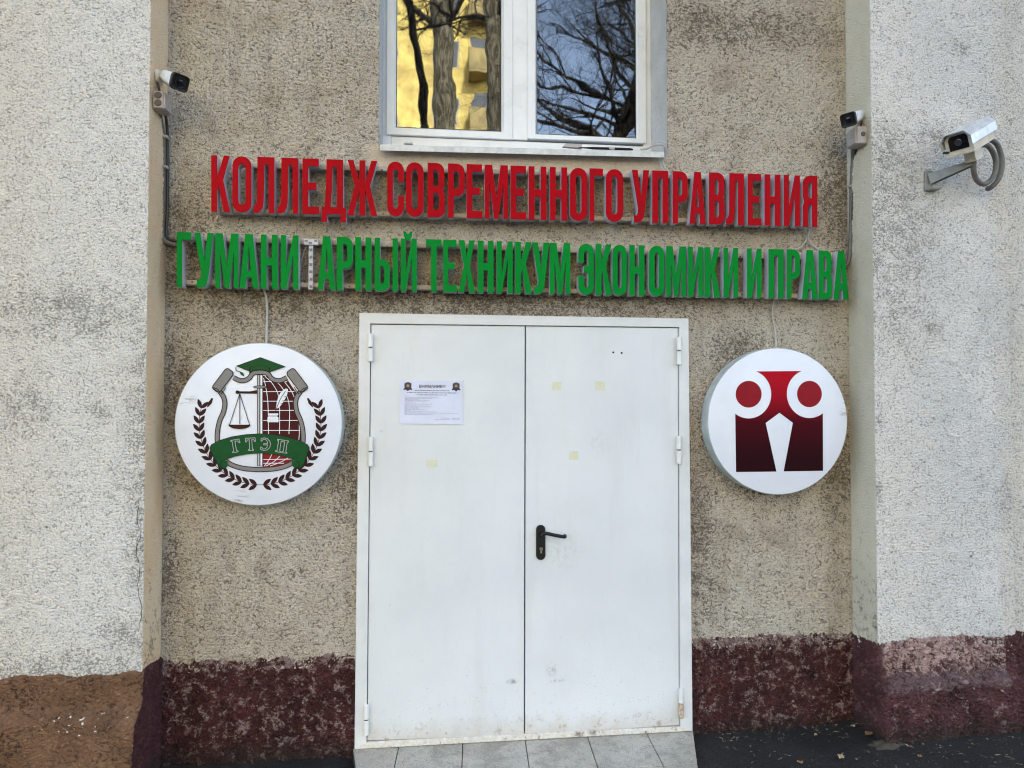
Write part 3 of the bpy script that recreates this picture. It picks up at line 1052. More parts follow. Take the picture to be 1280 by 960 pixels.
# handle plate, lever, lock cylinder
def stadium(x0, x1, z0, z1, n=10):
    r = (x1 - x0) / 2
    c = (x0 + x1) / 2
    return [(c + r * math.cos(a), z1 - r + r * math.sin(a)) for a in (math.pi * k / n for k in range(n + 1))] + \
           [(c - r * math.cos(a), z0 + r - r * math.sin(a)) for a in (math.pi * k / n for k in range(n + 1))]


h0, h1 = P(670, 656, YL), P(681.5, 699.5, YL)
st = stadium(h0.x, h1.x, h1.z, h0.z)
cx = (h0.x + h1.x) / 2
mid = (h0.z + h1.z) / 2
sh = lambda k, y: [Vector((cx + (x - cx) * k, y, mid + (z - mid) * (1 - (1 - k) * .3))) for x, z in st]
MB().loft([sh(1, YL + .001), sh(1, YL - .008), sh(.86, YL - .012)]).build('handle_plate', 'black', leafR, smooth=True)
lv = MB()
a = P(676.5, 666.5, YL)
e1, e2 = P(679.5, 666.8, YL - .06), P(706, 671, YL - .055)
lv.tube([(a.x, YL - .010, a.z), (a.x, YL - .03, a.z)], .011, 14)
lv.tube(smooth_path([(a.x, YL - .028, a.z), (a.x + .002, YL - .050, a.z), e1 + Vector((.012, 0, 0)), lerp(e1, e2, .5), e2 + Vector((-.004, 0, 0)), e2 + Vector((.004, .022, .001))], 5), .0088, 12)
lv.build('lever', 'black', leafR, smooth=True)
kz = P(676, 685.5, YL)
MB().cyl((kz.x, YL - .012, kz.z), (kz.x, YL - .015, kz.z), .0085, 16).box(kz.x - .0045, kz.x + .0045, YL - .0145, YL - .011, kz.z - .021, kz.z - .004).build('lock_cylinder', 'steel', leafR)

# ------------------------------------------------------------------ flat prints
_lay = [0]


def tess(loops):
    vs = [[Vector((p[0], p[1], 0)) for p in l] for l in loops]
    tris = tessellate_polygon(vs)
    pts = [p for l in loops for p in l]
    return pts, tris


class Print:
    """printed shapes traced in the sign's own plane, each layer a film above the one below"""
    def __init__(s, parent, yf, u0, v0, k):
        s.par, s.yf, s.u0, s.v0, s.k = parent, yf, u0, v0, k
        s.n = 0

    def pt(s, u, v, y):
        p = P(s.u0 + u / s.k, s.v0 + v / s.k, s.yf)
        return Vector((p.x, y, p.z))

    def lay(s, layer):
        s.n += 1
        return s.yf - .0006 * layer - .0006 * (s.n % 60) / 60.0 * .8

    def poly(s, name, loops, mat, layer, par=None):
        if not isinstance(loops[0][0], (tuple, list)):
            loops = [loops]
        pts, tris = tess(loops)
        y = s.lay(layer)
        return build(name, ([s.pt(a, b, y) for a, b in pts], tris), mat, par or s.par)

    def stroke(s, name, pts, w, mat, layer, closed=False, sub=5, par=None, taper=None):
        p = [Vector((a, b, 0)) for a, b in pts]
        if sub > 1:
            p = smooth_path(p + ([p[0]] if closed else []), sub)
            if closed:
                p = p[:-1]
        n = len(p)
        y = s.lay(layer)
        v, f = [], []
        for i in range(n):
            a = p[(i - 1) % n] if closed or i > 0 else p[i]
            b = p[(i + 1) % n] if closed or i < n - 1 else p[i]
            d1 = (p[i] - a).normalized() if (p[i] - a).length > 0 else (b - p[i]).normalized()
            d2 = (b - p[i]).normalized() if (b - p[i]).length > 0 else d1
            t = (d1 + d2).normalized()
            nn = Vector((-t.y, t.x, 0))
            c = max(.5, Vector((-d1.y, d1.x, 0)).dot(nn))
            ww = w / 2 / c * (taper(i / (n - 1)) if taper else 1)
            q, r = p[i] + nn * ww, p[i] - nn * ww
            v += [s.pt(q.x, q.y, y), s.pt(r.x, r.y, y)]
        m_ = n if closed else n - 1
        for i in range(m_):
            a, b = 2 * i, 2 * ((i + 1) % n)
            f.append((a, a + 1, b + 1, b))
        return build(name, (v, f), mat, par or s.par)


def ell(cu, cv, ru, rv=None, a0=0, a1=360, n=40):
    rv = rv or ru
    return [(cu + ru * math.cos(math.radians(a0 + (a1 - a0) * i / n)), cv - rv * math.sin(math.radians(a0 + (a1 - a0) * i / n)))
            for i in range(n + (0 if abs(a1 - a0) == 360 else 1))]


def disc_sign(name, label, c, r, yf, thick):
    root = empty(name, (c.x, yf + thick, c.z), label, 'round sign')
    ring = lambda rr, y: [Vector((c.x + rr * math.cos(t), y, c.z + rr * math.sin(t))) for t in (2 * math.pi * k / 96 for k in range(96))]
    MB().loft([ring(r, yf + thick), ring(r, yf + .004), ring(r - .003, yf + .001)], True, False).build('rim', 'rim', root, smooth=True)
    MB().loft([ring(r - .0032, yf + .006), ring(r - .0032, yf + .0005), ring(r - .0045, yf)], False, True).build('face', 'disc', root, smooth=True)
    return root


YD = -.115
# ---- left emblem
c = P(200 + 497 / 4, 410 + 480 / 4, YD)
r = ((P(200 + 920 / 4, 530, YD).x - P(200 + 75 / 4, 530, YD).x) / 2 + (P(325, 410 + 75 / 4, YD).z - P(325, 410 + 885 / 4, YD).z) / 2) / 2
em = disc_sign('emblem_sign', 'round white sign with shield, mortarboard, scales and laurel wreath left of the door', c, r, YD, .085)
pr_ = Print(em, YD, 200, 410, 4)
# inside of the shield: right half globe
pr_.poly('globe_half', [(513, 238), (540, 242), (565, 262), (600, 270), (640, 262), (665, 300), (688, 330), (680, 362), (680, 400), (695, 445),
                        (706, 500), (710, 560), (700, 600), (513, 600)], 'pr_maroon', 1)
pr_.poly('globe_half', [(513, 600), (700, 600), (684, 655), (640, 676), (575, 692), (513, 694)], 'pr_crimson', 1)
for q in ([(516, 268), (636, 268)], [(516, 318), (672, 318)], [(516, 366), (678, 366)], [(516, 412), (682, 412)], [(516, 462), (697, 462)],
          [(516, 512), (704, 512)], [(516, 658), (660, 655)], [(516, 676), (620, 676)]):
    pr_.stroke('globe_line', q, 3.2, 'print_white', 2, sub=1)
for q in ([(525, 242), (560, 275), (590, 330), (598, 400), (598, 530)], [(545, 244), (600, 285), (638, 350), (648, 420), (645, 530)],
          [(622, 268), (665, 330), (690, 420), (697, 510), (694, 560)], [(518, 250), (530, 300), (540, 380), (543, 530)],
          [(560, 630), (545, 660), (522, 690)], [(600, 640), (570, 668), (530, 690)], [(640, 650), (600, 672), (550, 690)]):
    pr_.stroke('globe_line', q, 3.2, 'print_white', 2)
# shield border
LB = [(505, 222), (478, 222), (460, 232), (447, 250), (425, 262), (398, 262), (368, 248)]
LS = [(300, 318), (318, 345), (325, 378), (318, 420), (300, 462), (289, 510), (287, 560), (295, 610), (318, 652), (355, 682), (420, 702), (502, 708)]
for q in (LB, LS):
    for qq in (q, [(1003 - a, b) for a, b in q]):
        pr_.stroke('shield_border', qq, 26, 'pr_black', 3)
        pr_.stroke('shield_border', qq, 17, 'pr_grey', 4)
# sword
pr_.poly('sword', [(486, 232), (516, 232), (516, 690), (486, 690)], 'pr_black', 5)
pr_.poly('sword', [(489.5, 236), (498, 236), (498, 688), (489.5, 688)], 'pr_lgrey', 6)
pr_.poly('sword', [(503, 236), (512.5, 236), (512.5, 688), (503, 688)], 'print_white', 6)
pr_.poly('sword', ell(502, 295, 35, 8), 'pr_black', 7)
pr_.poly('sword', ell(502, 295, 31, 5), 'pr_grey', 8)
# scales
pr_.poly('scales', [(388, 316), (490, 317), (490, 329), (388, 327)], 'pr_black', 5)
pr_.poly('scales', [(440, 318), (488, 310), (488, 326)], 'pr_maroon', 6)
pr_.poly('scales', ell(388, 321, 9), 'pr_black', 7)
for q in ([(400, 328), (349, 484)], [(400, 328), (449, 484)], [(400, 328), (400, 480)]):
    pr_.stroke('scales', q, 3.6, 'pr_black', 6, sub=1)
pr_.poly('scales', [(343, 483), (453, 483)] + ell(398, 483, 55, 22, 0, -180, 14), 'pr_black', 7)
pr_.poly('scales', ell(398, 487, 44, 13, 0, -180, 14), 'pr_maroon', 8)
# quill and inkwell
pr_.poly('quill', [(580, 405), (584, 375), (592, 345), (607, 318), (628, 303), (641, 305), (637, 330), (628, 352), (612, 378), (596, 398)], 'print_white', 5)
pr_.stroke('quill', [(576, 424), (590, 385), (606, 350), (628, 316)], 3, 'pr_black', 6)
for a, b in ((612, 366), (622, 345), (604, 380)):
    pr_.stroke('quill', [(a, b), (a + 12, b - 4)], 2.5, 'pr_maroon', 6, sub=1)
pr_.poly('inkwell', [(543, 427), (592, 427), (592, 434), (584, 440), (593, 448), (593, 471), (538, 471), (538, 448), (550, 440), (543, 434)], 'print_white', 5)
pr_.stroke('inkwell', [(552, 440), (584, 440)], 3, 'pr_black', 6, sub=1)
# mortarboard
pr_.poly('mortarboard', [(447, 196), (503, 180), (553, 196), (553, 226), (530, 216), (503, 212), (470, 216), (447, 226)], 'pr_black', 6)
pr_.poly('mortarboard', [(452, 196), (503, 182), (548, 196), (548, 218), (530, 210), (503, 207), (470, 210), (452, 218)], 'pr_green', 7)
pr_.poly('mortarboard', [(503, 146), (630, 193), (548, 222), (546, 200), (503, 184), (455, 197), (452, 219), (380, 190)], 'pr_black', 8)
pr_.poly('mortarboard', [(503, 150), (622, 193), (551, 218), (551, 199), (503, 183), (450, 196), (448, 214), (390, 190)], 'pr_green', 9)
pr_.stroke('mortarboard', [(382, 194), (382, 212), (398, 218), (408, 228)], 4, 'pr_black', 9)
pr_.poly('mortarboard', [(398, 216), (418, 224), (424, 243), (406, 234)], 'pr_green', 10)
# scrolls
def rrot(cu, cv, w, h, ang, r, n=5):
    pts = []
    for sx, sy, a0 in ((1, 1, 0), (-1, 1, 90), (-1, -1, 180), (1, -1, 270)):
        for i in range(n + 1):
            a = math.radians(a0 + 90 * i / n)
            pts.append((sx * (w / 2 - r) + r * math.cos(a), sy * (h / 2 - r) + r * math.sin(a)))
    ca, sa = math.cos(math.radians(ang)), math.sin(math.radians(ang))
    return [(cu + x * ca - y * sa, cv + x * sa + y * ca) for x, y in pts]


for mir in (0, 1):
    f_ = (lambda pts: [(1003 - a, b) for a, b in pts]) if mir else (lambda pts: pts)
    pr_.poly('scroll', f_(rrot(316, 262, 52, 132, 37, 18)), 'pr_black', 8)
    pr_.poly('scroll', f_(rrot(316, 262, 43, 123, 37, 15)), 'pr_grey', 9)
    pr_.stroke('scroll', f_([(262, 300), (275, 300), (292, 308), (300, 322), (290, 318), (272, 305)]), 4, 'pr_black', 10)
    pr_.stroke('scroll', f_([(306, 330), (322, 312), (330, 296)]), 4, 'pr_black', 10)
# ribbon
RB = [(249, 600), (258, 582), (300, 560), (360, 542), (430, 531), (500, 527), (570, 531), (640, 542), (700, 561), (740, 582), (750, 600),
      (738, 640), (720, 690), (706, 704), (680, 704), (664, 690), (664, 668), (684, 662), (620, 641), (560, 630), (500, 626), (440, 630), (380, 641),
      (316, 662), (336, 668), (338, 690), (326, 706), (300, 704), (282, 670), (262, 634)]
pr_.poly('ribbon', RB, 'pr_black', 11)
cxr, cyr = 500, 612
pr_.poly('ribbon', [(cxr + (a - cxr) * .982, cyr + (b - cyr) * .945 - 1) for a, b in RB], 'pr_green', 12)
for mir in (0, 1):
    f_ = (lambda pts: [(1001 - a, b) for a, b in pts]) if mir else (lambda pts: pts)
    pr_.stroke('ribbon', f_([(318, 664), (306, 672), (304, 690), (316, 698)]), 4, 'pr_black', 13)
# letters on the ribbon, outlined serif capitals
def serif(kind, w=46, h=62):
    if kind == 'Г':
        return [[(0, h), (0, h - 5), (6, h - 6), (6, 6), (0, 5), (0, 0), (42, 0), (44, 18), (39, 18), (34, 8), (20, 7), (20, h - 6), (27, h - 5), (27, h)]]
    if kind == 'Т':
        return [[(12, h), (12, h - 5), (18, h - 6), (18, 8), (8, 9), (4, 18), (-1, 18), (1, 0), (47, 0), (49, 18), (44, 18), (40, 9), (31, 8), (31, h - 6), (37, h - 5), (37, h)]]
    if kind == 'Э':
        return [[(2, 16), (2, 3), (18, -1), (34, 3), (46, 16), (50, 31), (46, 47), (34, 59), (18, h), (2, 58), (1, 46), (6, 46), (14, 55), (24, 54),
                 (33, 46), (35, 34), (16, 34), (16, 28), (35, 28), (32, 14), (22, 6), (12, 7), (6, 16)]]
    return [[(0, h), (0, h - 5), (6, h - 6), (6, 6), (0, 5), (0, 0), (56, 0), (56, 5), (50, 6), (50, h - 6), (56, h - 5), (56, h),
             (31, h), (31, h - 5), (37, h - 6), (37, 8), (19, 8), (19, h - 6), (25, h - 5), (25, h)]]


for kk, u, v, rot in (('Г', 356, 562, -10), ('Т', 430, 551, -3), ('Э', 506, 549, 2), ('П', 590, 556, 9)):
    ca, sa = math.cos(math.radians(rot)), math.sin(math.radians(rot))
    for lp_ in serif(kk):
        pr_.stroke('ribbon_letter', [(u + x * ca - y * sa, v + x * sa + y * ca) for x, y in lp_], 3.0, 'pr_lgrey', 14, closed=True, sub=1)
# laurel
for mir in (0, 1):
    f_ = (lambda pts: [(1001 - a, b) for a, b in pts]) if mir else (lambda pts: pts)
    R_ = 304
    arc = [(500 + R_ * math.cos(math.radians(a)), 480 - R_ * math.sin(math.radians(a))) for a in np.linspace(164, 270, 24)]
    pr_.stroke('laurel_stem', f_(arc), 3, 'pr_leaf', 1, sub=1)
    for i in range(15):
        a = 165 + i * 7.3
        bx, by = 500 + R_ * math.cos(math.radians(a)), 480 - R_ * math.sin(math.radians(a))
        tang = a - 90                                  # towards the tip of the branch
        for sd in (-1, 1):
            d = math.radians(tang + sd * 34)
            L_, W_ = 50, 20
            dx, dy = math.cos(d), -math.sin(d)
            nx, ny = -dy, dx
            pts = []
            for t_, w_ in ((0, 0), (.12, .5), (.35, .95), (.6, 1), (.85, .5), (1, 0)):
                pts.append((bx + dx * L_ * t_ + nx * W_ / 2 * w_, by + dy * L_ * t_ + ny * W_ / 2 * w_))
            for t_, w_ in ((.85, .5), (.6, 1), (.35, .95), (.12, .5)):
                pts.append((bx + dx * L_ * t_ - nx * W_ / 2 * w_, by + dy * L_ * t_ - ny * W_ / 2 * w_))
            pr_.poly('laurel_leaf', f_(pts), 'pr_leaf', 2)
    pr_.poly('laurel_leaf', f_([(258, 350), (266, 352), (258, 378), (238, 398), (236, 392), (246, 366)]), 'pr_leaf', 2)

# ---- right emblem (owl)
c = P(860 + 452 / 4, 410 + 466 / 4, YD)
r = ((P(860 + 800 / 4, 527, YD).x - P(860 + 104 / 4, 527, YD).x) / 2 + (P(972, 410 + 97 / 4, YD).z - P(972, 410 + 835 / 4, YD).z) / 2) / 2
ow = disc_sign('owl_sign', 'round white sign with red and black owl figure right of the door', c, r, YD, .085)
po = Print(ow, YD, 860, 410, 4)
lcx, lcy, rx, ry = 303, 331, 113, 121
rcx, rcy = 607, 329
a1 = math.degrees(math.asin((lcy - 217) / ry))
a2 = -math.degrees(math.acos(abs(236 - lcx) / rx)) - 0
left_arc = ell(lcx, lcy, rx, ry, a1, -(180 - math.degrees(math.acos(67 / rx))), 30)
right_arc = [(910 - a, b - 2) for a, b in left_arc]
body = left_arc + [(240, 720), (442, 718), (388, 475), (457, 424), (524, 474), (478, 717), (675, 714)] + right_arc[::-1]
po.poly('owl_body', body, 'owl', 1)
po.poly('owl_eye', ell(303, 331, 65, 67), 'pr_red', 1)
po.poly('owl_eye', ell(607, 330, 62, 66), 'pr_red', 1)

# ------------------------------------------------------------------ notice on the door
pc = [P(501, 475.5, YL), P(578.5, 476, YL), P(578.5, 530.5, YL), P(499.5, 529.5, YL)]
nt_ = empty('notice_sheet', (pc[3].x, YL, pc[3].z), 'printed white paper notice taped to the left door leaf', 'notice')
v, f = [], []
NX, NZ = 24, 16
def pap(u, w):
    p = lerp(lerp(pc[0], pc[1], u), lerp(pc[3], pc[2], u), w)
    b_ = .0018 + .0016 * math.sin(u * 7) * math.sin(w * 5 + 1) + .004 * max(0, w - .8) * (1 - abs(u - .5)) + .003 * math.exp(-(w * 9)) * math.sin(u * 11) ** 2
    return p, YL - b_ - .0012
for j in range(NZ + 1):
    for i in range(NX + 1):
        p, y = pap(i / NX, j / NZ)
        v.append(off(p, y))
for j in range(NZ):
    for i in range(NX):
        a = j * (NX + 1) + i
        f.append((a, a + 1, a + NX + 2, a + NX + 1))
build('paper', (v, f), 'paper', nt_, smooth='all')
YN = YL - .0078


def npt(u, w, y=YN):
    p, yy = pap(u / 1280, w / 960)
    return off(p, yy - .0006)


def sub_uv(u, w):           # zoom crop coordinates (490..590, 465..540) to sheet fractions
    px, py = 490 + u * 100 / 1280, 465 + w * 75 / 960
    fu = (px - 500.3) / 78.2
    fw = (py - 475.8) / 54.2
    p, yy = pap(fu, fw)
    return off(p, yy - .0007)


def text_mesh(txt, size=1.0, bold=0.0):
    cu = bpy.data.curves.new('text', 'FONT')
    cu.body = txt
    cu.size = size
    cu.offset = bold
    cu.resolution_u = 2
    ob = bpy.data.objects.new('text', cu)
    COL.objects.link(ob)
    me = bpy.data.meshes.new_from_object(ob.evaluated_get(bpy.context.evaluated_depsgraph_get()))
    vs = [tuple(v.co) for v in me.vertices]
    fs = [tuple(p.vertices) for p in me.polygons]
    bpy.data.objects.remove(ob)
    bpy.data.curves.remove(cu)
    bpy.data.meshes.remove(me)
    return vs, fs


vs, fs = text_mesh('ВНИМАНИЕ!!!', 1.0, .02)
mxx, mnx = max(a[0] for a in vs), min(a[0] for a in vs)
mxy, mny = max(a[1] for a in vs), min(a[1] for a in vs)
build('heading', ([sub_uv(430 + (a[0] - mnx) / (mxx - mnx) * 420, 256 - (a[1] - mny) / (mxy - mny) * 50) for a in vs], fs), 'ink', nt_)


def words(name, rows, mat, hh):
    v, f = [], []
    for (u0, u1, w) in rows:
        u = u0
        while u < u1 - 6:
            L_ = min(rng.uniform(18, 70), u1 - u)
            ns = max(1, int(L_ / 9))
            for k in range(ns):
                a = u + L_ * k / ns
                b = a + L_ / ns * .72
                h_ = hh * rng.uniform(.7, 1.0)
                n = len(v)
                v += [sub_uv(a, w + hh / 2), sub_uv(b, w + hh / 2), sub_uv(b, w + hh / 2 - h_), sub_uv(a, w + hh / 2 - h_)]
                f.append((n, n + 1, n + 2, n + 3))
            u += L_ + 9
    build(name, (v, f), mat, nt_)


words('bold_text', [(360, 915, 297), (235, 1040, 333), (390, 875, 366)], 'ink', 13)
rows = [(195, 295, 388)]
for w, e in ((408, 750), (424, 640), (440, 430), (455, 600), (468, 540), (482, 330), (500, 380), (515, 640), (530, 330), (545, 600), (560, 645), (575, 420),
             (592, 430), (606, 525), (622, 300), (636, 730), (656, 1060), (672, 700), (684, 630)):
    rows.append((205, e, w))
rows += [(770, 930, 736), (960, 1085, 736), (695, 935, 757), (960, 1085, 757)]
words('body_text', rows, 'ink_pale', 8)
for cu in (248, 1024):
    sh_ = [(-55, -60), (-30, -72), (0, -82), (30, -72), (55, -60), (58, -10), (40, 35), (0, 60), (-40, 35), (-58, -10)]
    b = build('badge', ([sub_uv(cu + a, 245 + q_) for a, q_ in sh_], [tuple(range(10))]), 'badge', nt_)
    rb = [(-70, 30), (-50, 10), (50, 10), (70, 30), (66, 48), (30, 40), (0, 66), (-30, 40), (-66, 48)]
    build('badge_ribbon', ([sub_uv(cu + a, 245 + q_) + Vector((0, -.0003, 0)) for a, q_ in rb], [tuple(range(9))]), 'ink', b)
    rb = [(-22, -30), (0, -46), (22, -30), (18, -6), (-18, -6)]
    build('badge_centre', ([sub_uv(cu + a, 245 + q_) + Vector((0, -.0005, 0)) for a, q_ in rb], [tuple(range(5))]), 'badge2', b)

# ------------------------------------------------------------------ channel letters
H_ = .135


def arc(cx, cy, rx, ry, a0, a1, n=8):
    return [(cx + rx * math.cos(math.radians(a0 + (a1 - a0) * i / n)), cy + ry * math.sin(math.radians(a0 + (a1 - a0) * i / n))) for i in range(n + 1)]


def glyph(ch, w):
    """outline loops (first outer, then holes) in a unit box; w = width in photo pixels, for an even stem"""
    t = min(7.2 / w, .36)
    h = H_
    R = .16
    if ch == 'К':
        return [[(0, 0), (t, 0), (t, .36), (t + .08, .47), (1 - t * 1.08, 0), (1, 0), (.63, .57), (.98, 1), (.98 - t, 1), (t, .62), (t, 1), (0, 1)]]
    if ch == 'О':
        r = .085
        return [arc(.5, 1 - R, .5, R, 0, 180) + arc(.5, R, .5, R, 180, 360),
                arc(.5, 1 - h - r, .5 - t, r, 0, 180) + arc(.5, h + r, .5 - t, r, 180, 360)]
    if ch == 'С':
        r = .085
        return [[(1, .63)] + arc(.5, 1 - R, .5, R, 0, 180) + arc(.5, R, .5, R, 180, 360) + [(1, .37), (1 - t, .37)] +
                arc(.5, h + r, .5 - t, r, 360, 180) + arc(.5, 1 - h - r, .5 - t, r, 180, 0) + [(1 - t, .63)]]
    if ch == 'Э':
        r = .085
        return [[(0, .63)] + arc(.5, 1 - R, .5, R, 180, 0) + arc(.5, R, .5, R, 0, -180) + [(0, .37), (t, .37)] +
                arc(.5, h + r, .5 - t, r, 180, 360) + [(1 - t, .435), (.36, .435), (.36, .565), (1 - t, .565)] +
                arc(.5, 1 - h - r, .5 - t, r, 0, 180) + [(t, .63)]]
    if ch == 'В':
        r = .07
        return [[(0, 0)] + arc(.5, .14, .5, .14, -90, 0) + [(1, .40), (.90, .51), (.97, .61)] + arc(.5, .86, .47, .14, 0, 90) + [(0, 1)],
                [(t, h)] + arc(.5, h + r, .5 - t, r, -90, 0) + arc(.5, .45 - r, .5 - t, r, 0, 90) + [(t, .45)],
                [(t, .57)] + arc(.5, .57 + r, .47 - t, r, -90, 0) + arc(.5, 1 - h - r, .47 - t, r, 0, 90) + [(t, 1 - h)]]
    if ch == 'Р':
        r = .075
        return [[(0, 0), (t, 0), (t, .40)] + arc(.5, .40 + .15, .5, .15, -90, 0) + arc(.5, .85, .5, .15, 0, 90) + [(0, 1)],
                [(t, .40 + h)] + arc(.5, .40 + h + r, .5 - t, r, -90, 0) + arc(.5, 1 - h - r, .5 - t, r, 0, 90) + [(t, 1 - h)]]
    if ch == 'Я':
        r = .07
        return [[(1, 0), (1, 1)] + arc(.5, .86, .5, .14, 90, 180) + [(0, .60), (.10, .50), (.01, .40), (0, 0), (t, 0), (t, .36), (t + .10, .43), (1 - t, .43), (1 - t, 0)],
                [(1 - t, .56)] + [(1 - t, 1 - h)] + arc(.5, 1 - h - r, .5 - t, r, 90, 180) + arc(.5, .56 + r, .5 - t, r, 180, 270)]
    if ch == 'Л':
        return [[(1, 0), (1, 1), (.18, 1), (.17, .32), (.15, .19), (.08, .13), (0, .12), (0, 0), (.16, .0), (.34, .035), (.44, .11), (.48, .22), (.50, .5),
                 (.51, 1 - h), (1 - t, 1 - h), (1 - t, 0)]]
    if ch == 'Е':
        return [[(0, 0), (1, 0), (1, h), (t, h), (t, .44), (.84, .44), (.84, .57), (t, .57), (t, 1 - h), (.98, 1 - h), (.98, 1), (0, 1)]]
    if ch == 'Д':
        k = .22
        return [[(0, -.13), (k, -.13), (k, .01), (1 - k, .01), (1 - k, -.13), (1, -.13), (1, h), (.88, h), (.88, 1), (.20, 1), (.19, .6), (.13, h), (0, h)],
                [(.37, h), (.63, h), (.63, 1 - h), (.45, 1 - h), (.43, .5)]]
    if ch == 'Ж':
        return [[(0, 1), (.20, 1), (.40, .60), (.40, 1), (.60, 1), (.60, .60), (.80, 1), (1, 1), (.76, .54), (1, 0), (.80, 0), (.60, .46), (.60, 0), (.40, 0),
                 (.40, .46), (.20, 0), (0, 0), (.24, .54)]]
    if ch == 'М':
        t = 6.3 / w
        return [[(0, 0), (t * .92, 0), (t * .92, .66), (.41, 0), (.59, 0), (1 - t * .92, .66), (1 - t * .92, 0), (1, 0), (1, 1), (.68, 1), (.5, .40), (.32, 1), (0, 1)]]
    if ch == 'Н':
        return [[(0, 0), (t, 0), (t, .43), (1 - t, .43), (1 - t, 0), (1, 0), (1, 1), (1 - t, 1), (1 - t, .57), (t, .57), (t, 1), (0, 1)]]
    if ch == 'Г':
        return [[(0, 0), (t, 0), (t, 1 - h), (1, 1 - h), (1, 1), (0, 1)]]
    if ch == 'У':
        return [[(0, 1), (t, 1), (.53, .47), (1 - t, 1), (1, 1), (.74, .22), (.66, .08), (.54, .015), (.42, 0), (.12, 0), (.12, h), (.27, h), (.34, .18), (.36, .27)]]
    if ch == 'П':
        return [[(0, 0), (t, 0), (t, 1 - h), (1 - t, 1 - h), (1 - t, 0), (1, 0), (1, 1), (0, 1)]]
    if ch == 'А':
        return [[(0, 0), (t * .95, 0), (.37, .20), (.63, .20), (1 - t * .95, 0), (1, 0), (.70, 1), (.30, 1)], [(.40, .325), (.60, .325), (.5, .78)]]
    if ch == 'И' or ch == 'Й':
        t = min(.31, 6.6 / w)
        return [[(0, 0), (t, 0), (1 - t, .64), (1 - t, 0), (1, 0), (1, 1), (1 - t, 1), (t, .36), (t, 1), (0, 1)]]
    if ch == 'Ь':
        r = .075
        return [[(0, 0)] + arc(.5, .15, .5, .15, -90, 0) + arc(.5, .45, .5, .15, 0, 90) + [(t, .60), (t, 1), (0, 1)],
                [(t, h)] + arc(.5, h + r, .5 - t, r, -90, 0) + arc(.5, .60 - h - r, .5 - t, r, 0, 90) + [(t, .60 - h)]]
    if ch == '|':
        return [[(0, 0), (1, 0), (1, 1), (0, 1)]]
    if ch == 'Т':
        return [[(.5 - t / 2, 0), (.5 + t / 2, 0), (.5 + t / 2, 1 - h), (1, 1 - h), (1, 1), (0, 1), (0, 1 - h), (.5 - t / 2, 1 - h)]]
    if ch == 'Х':
        return [[(0, 0), (t, 0), (.5, .36), (1 - t, 0), (1, 0), (.67, .51), (.98, 1), (.98 - t, 1), (.5, .67), (.02 + t, 1), (.02, 1), (.33, .51)]]
    if ch == '~':
        return [[(0, 1), (.25, .95), (.42, .72), (.58, .72), (.75, .95), (1, 1), (.92, .42), (.70, .02), (.30, .02), (.08, .42)]]


RF = -.104                     # front of the faces
RB_ = -.056                    # back of the letter bodies


def letter(loops, topx, par, face_mat, nm='letter', label=None):
    """loops in photo pixels on the face plane"""
    pts, tris = tess(loops)
    F = [P(a, b, RF) for a, b in pts]
    # face: thin acrylic
    v = [off(p, RF) for p in F] + [off(p, RF + .004) for p in F]
    n = len(F)
    f = [tuple(t) for t in tris]
    k = 0
    side = []
    for l in loops:
        m_ = len(l)
        for i in range(m_):
            j = (i + 1) % m_
            side.append((k + i, k + j, k + j + n, k + i + n))
        k += m_
    body = build(nm, ([off(p, RF + .0035) for p in F] + [off(p, RB_) for p in F],
                      [tuple(t) for t in tris] + side + [tuple(i + n for i in t) for t in tris]), 'lside', par)
    if label:
        body['label'] = label
    build('letter_face', (v, f + side), face_mat, body)
    return body


def sign_line(root, spec, top, bot, mat):
    for item in spec:
        ch, x0, x1 = item[:3]
        yt0, yt1 = top
        def at(x, y):
            px = x0 + (x1 - x0) * x
            a = yt0(px)
            b = bot(px)
            return (px, b + (a - b) * y)
        loops = [[at(*p) for p in l] for l in glyph(ch, x1 - x0)]
        letter(loops, x0, root, mat)


lnf = lambda x0, y0, x1, y1: (lambda x: y0 + (y1 - y0) * (x - x0) / (x1 - x0))
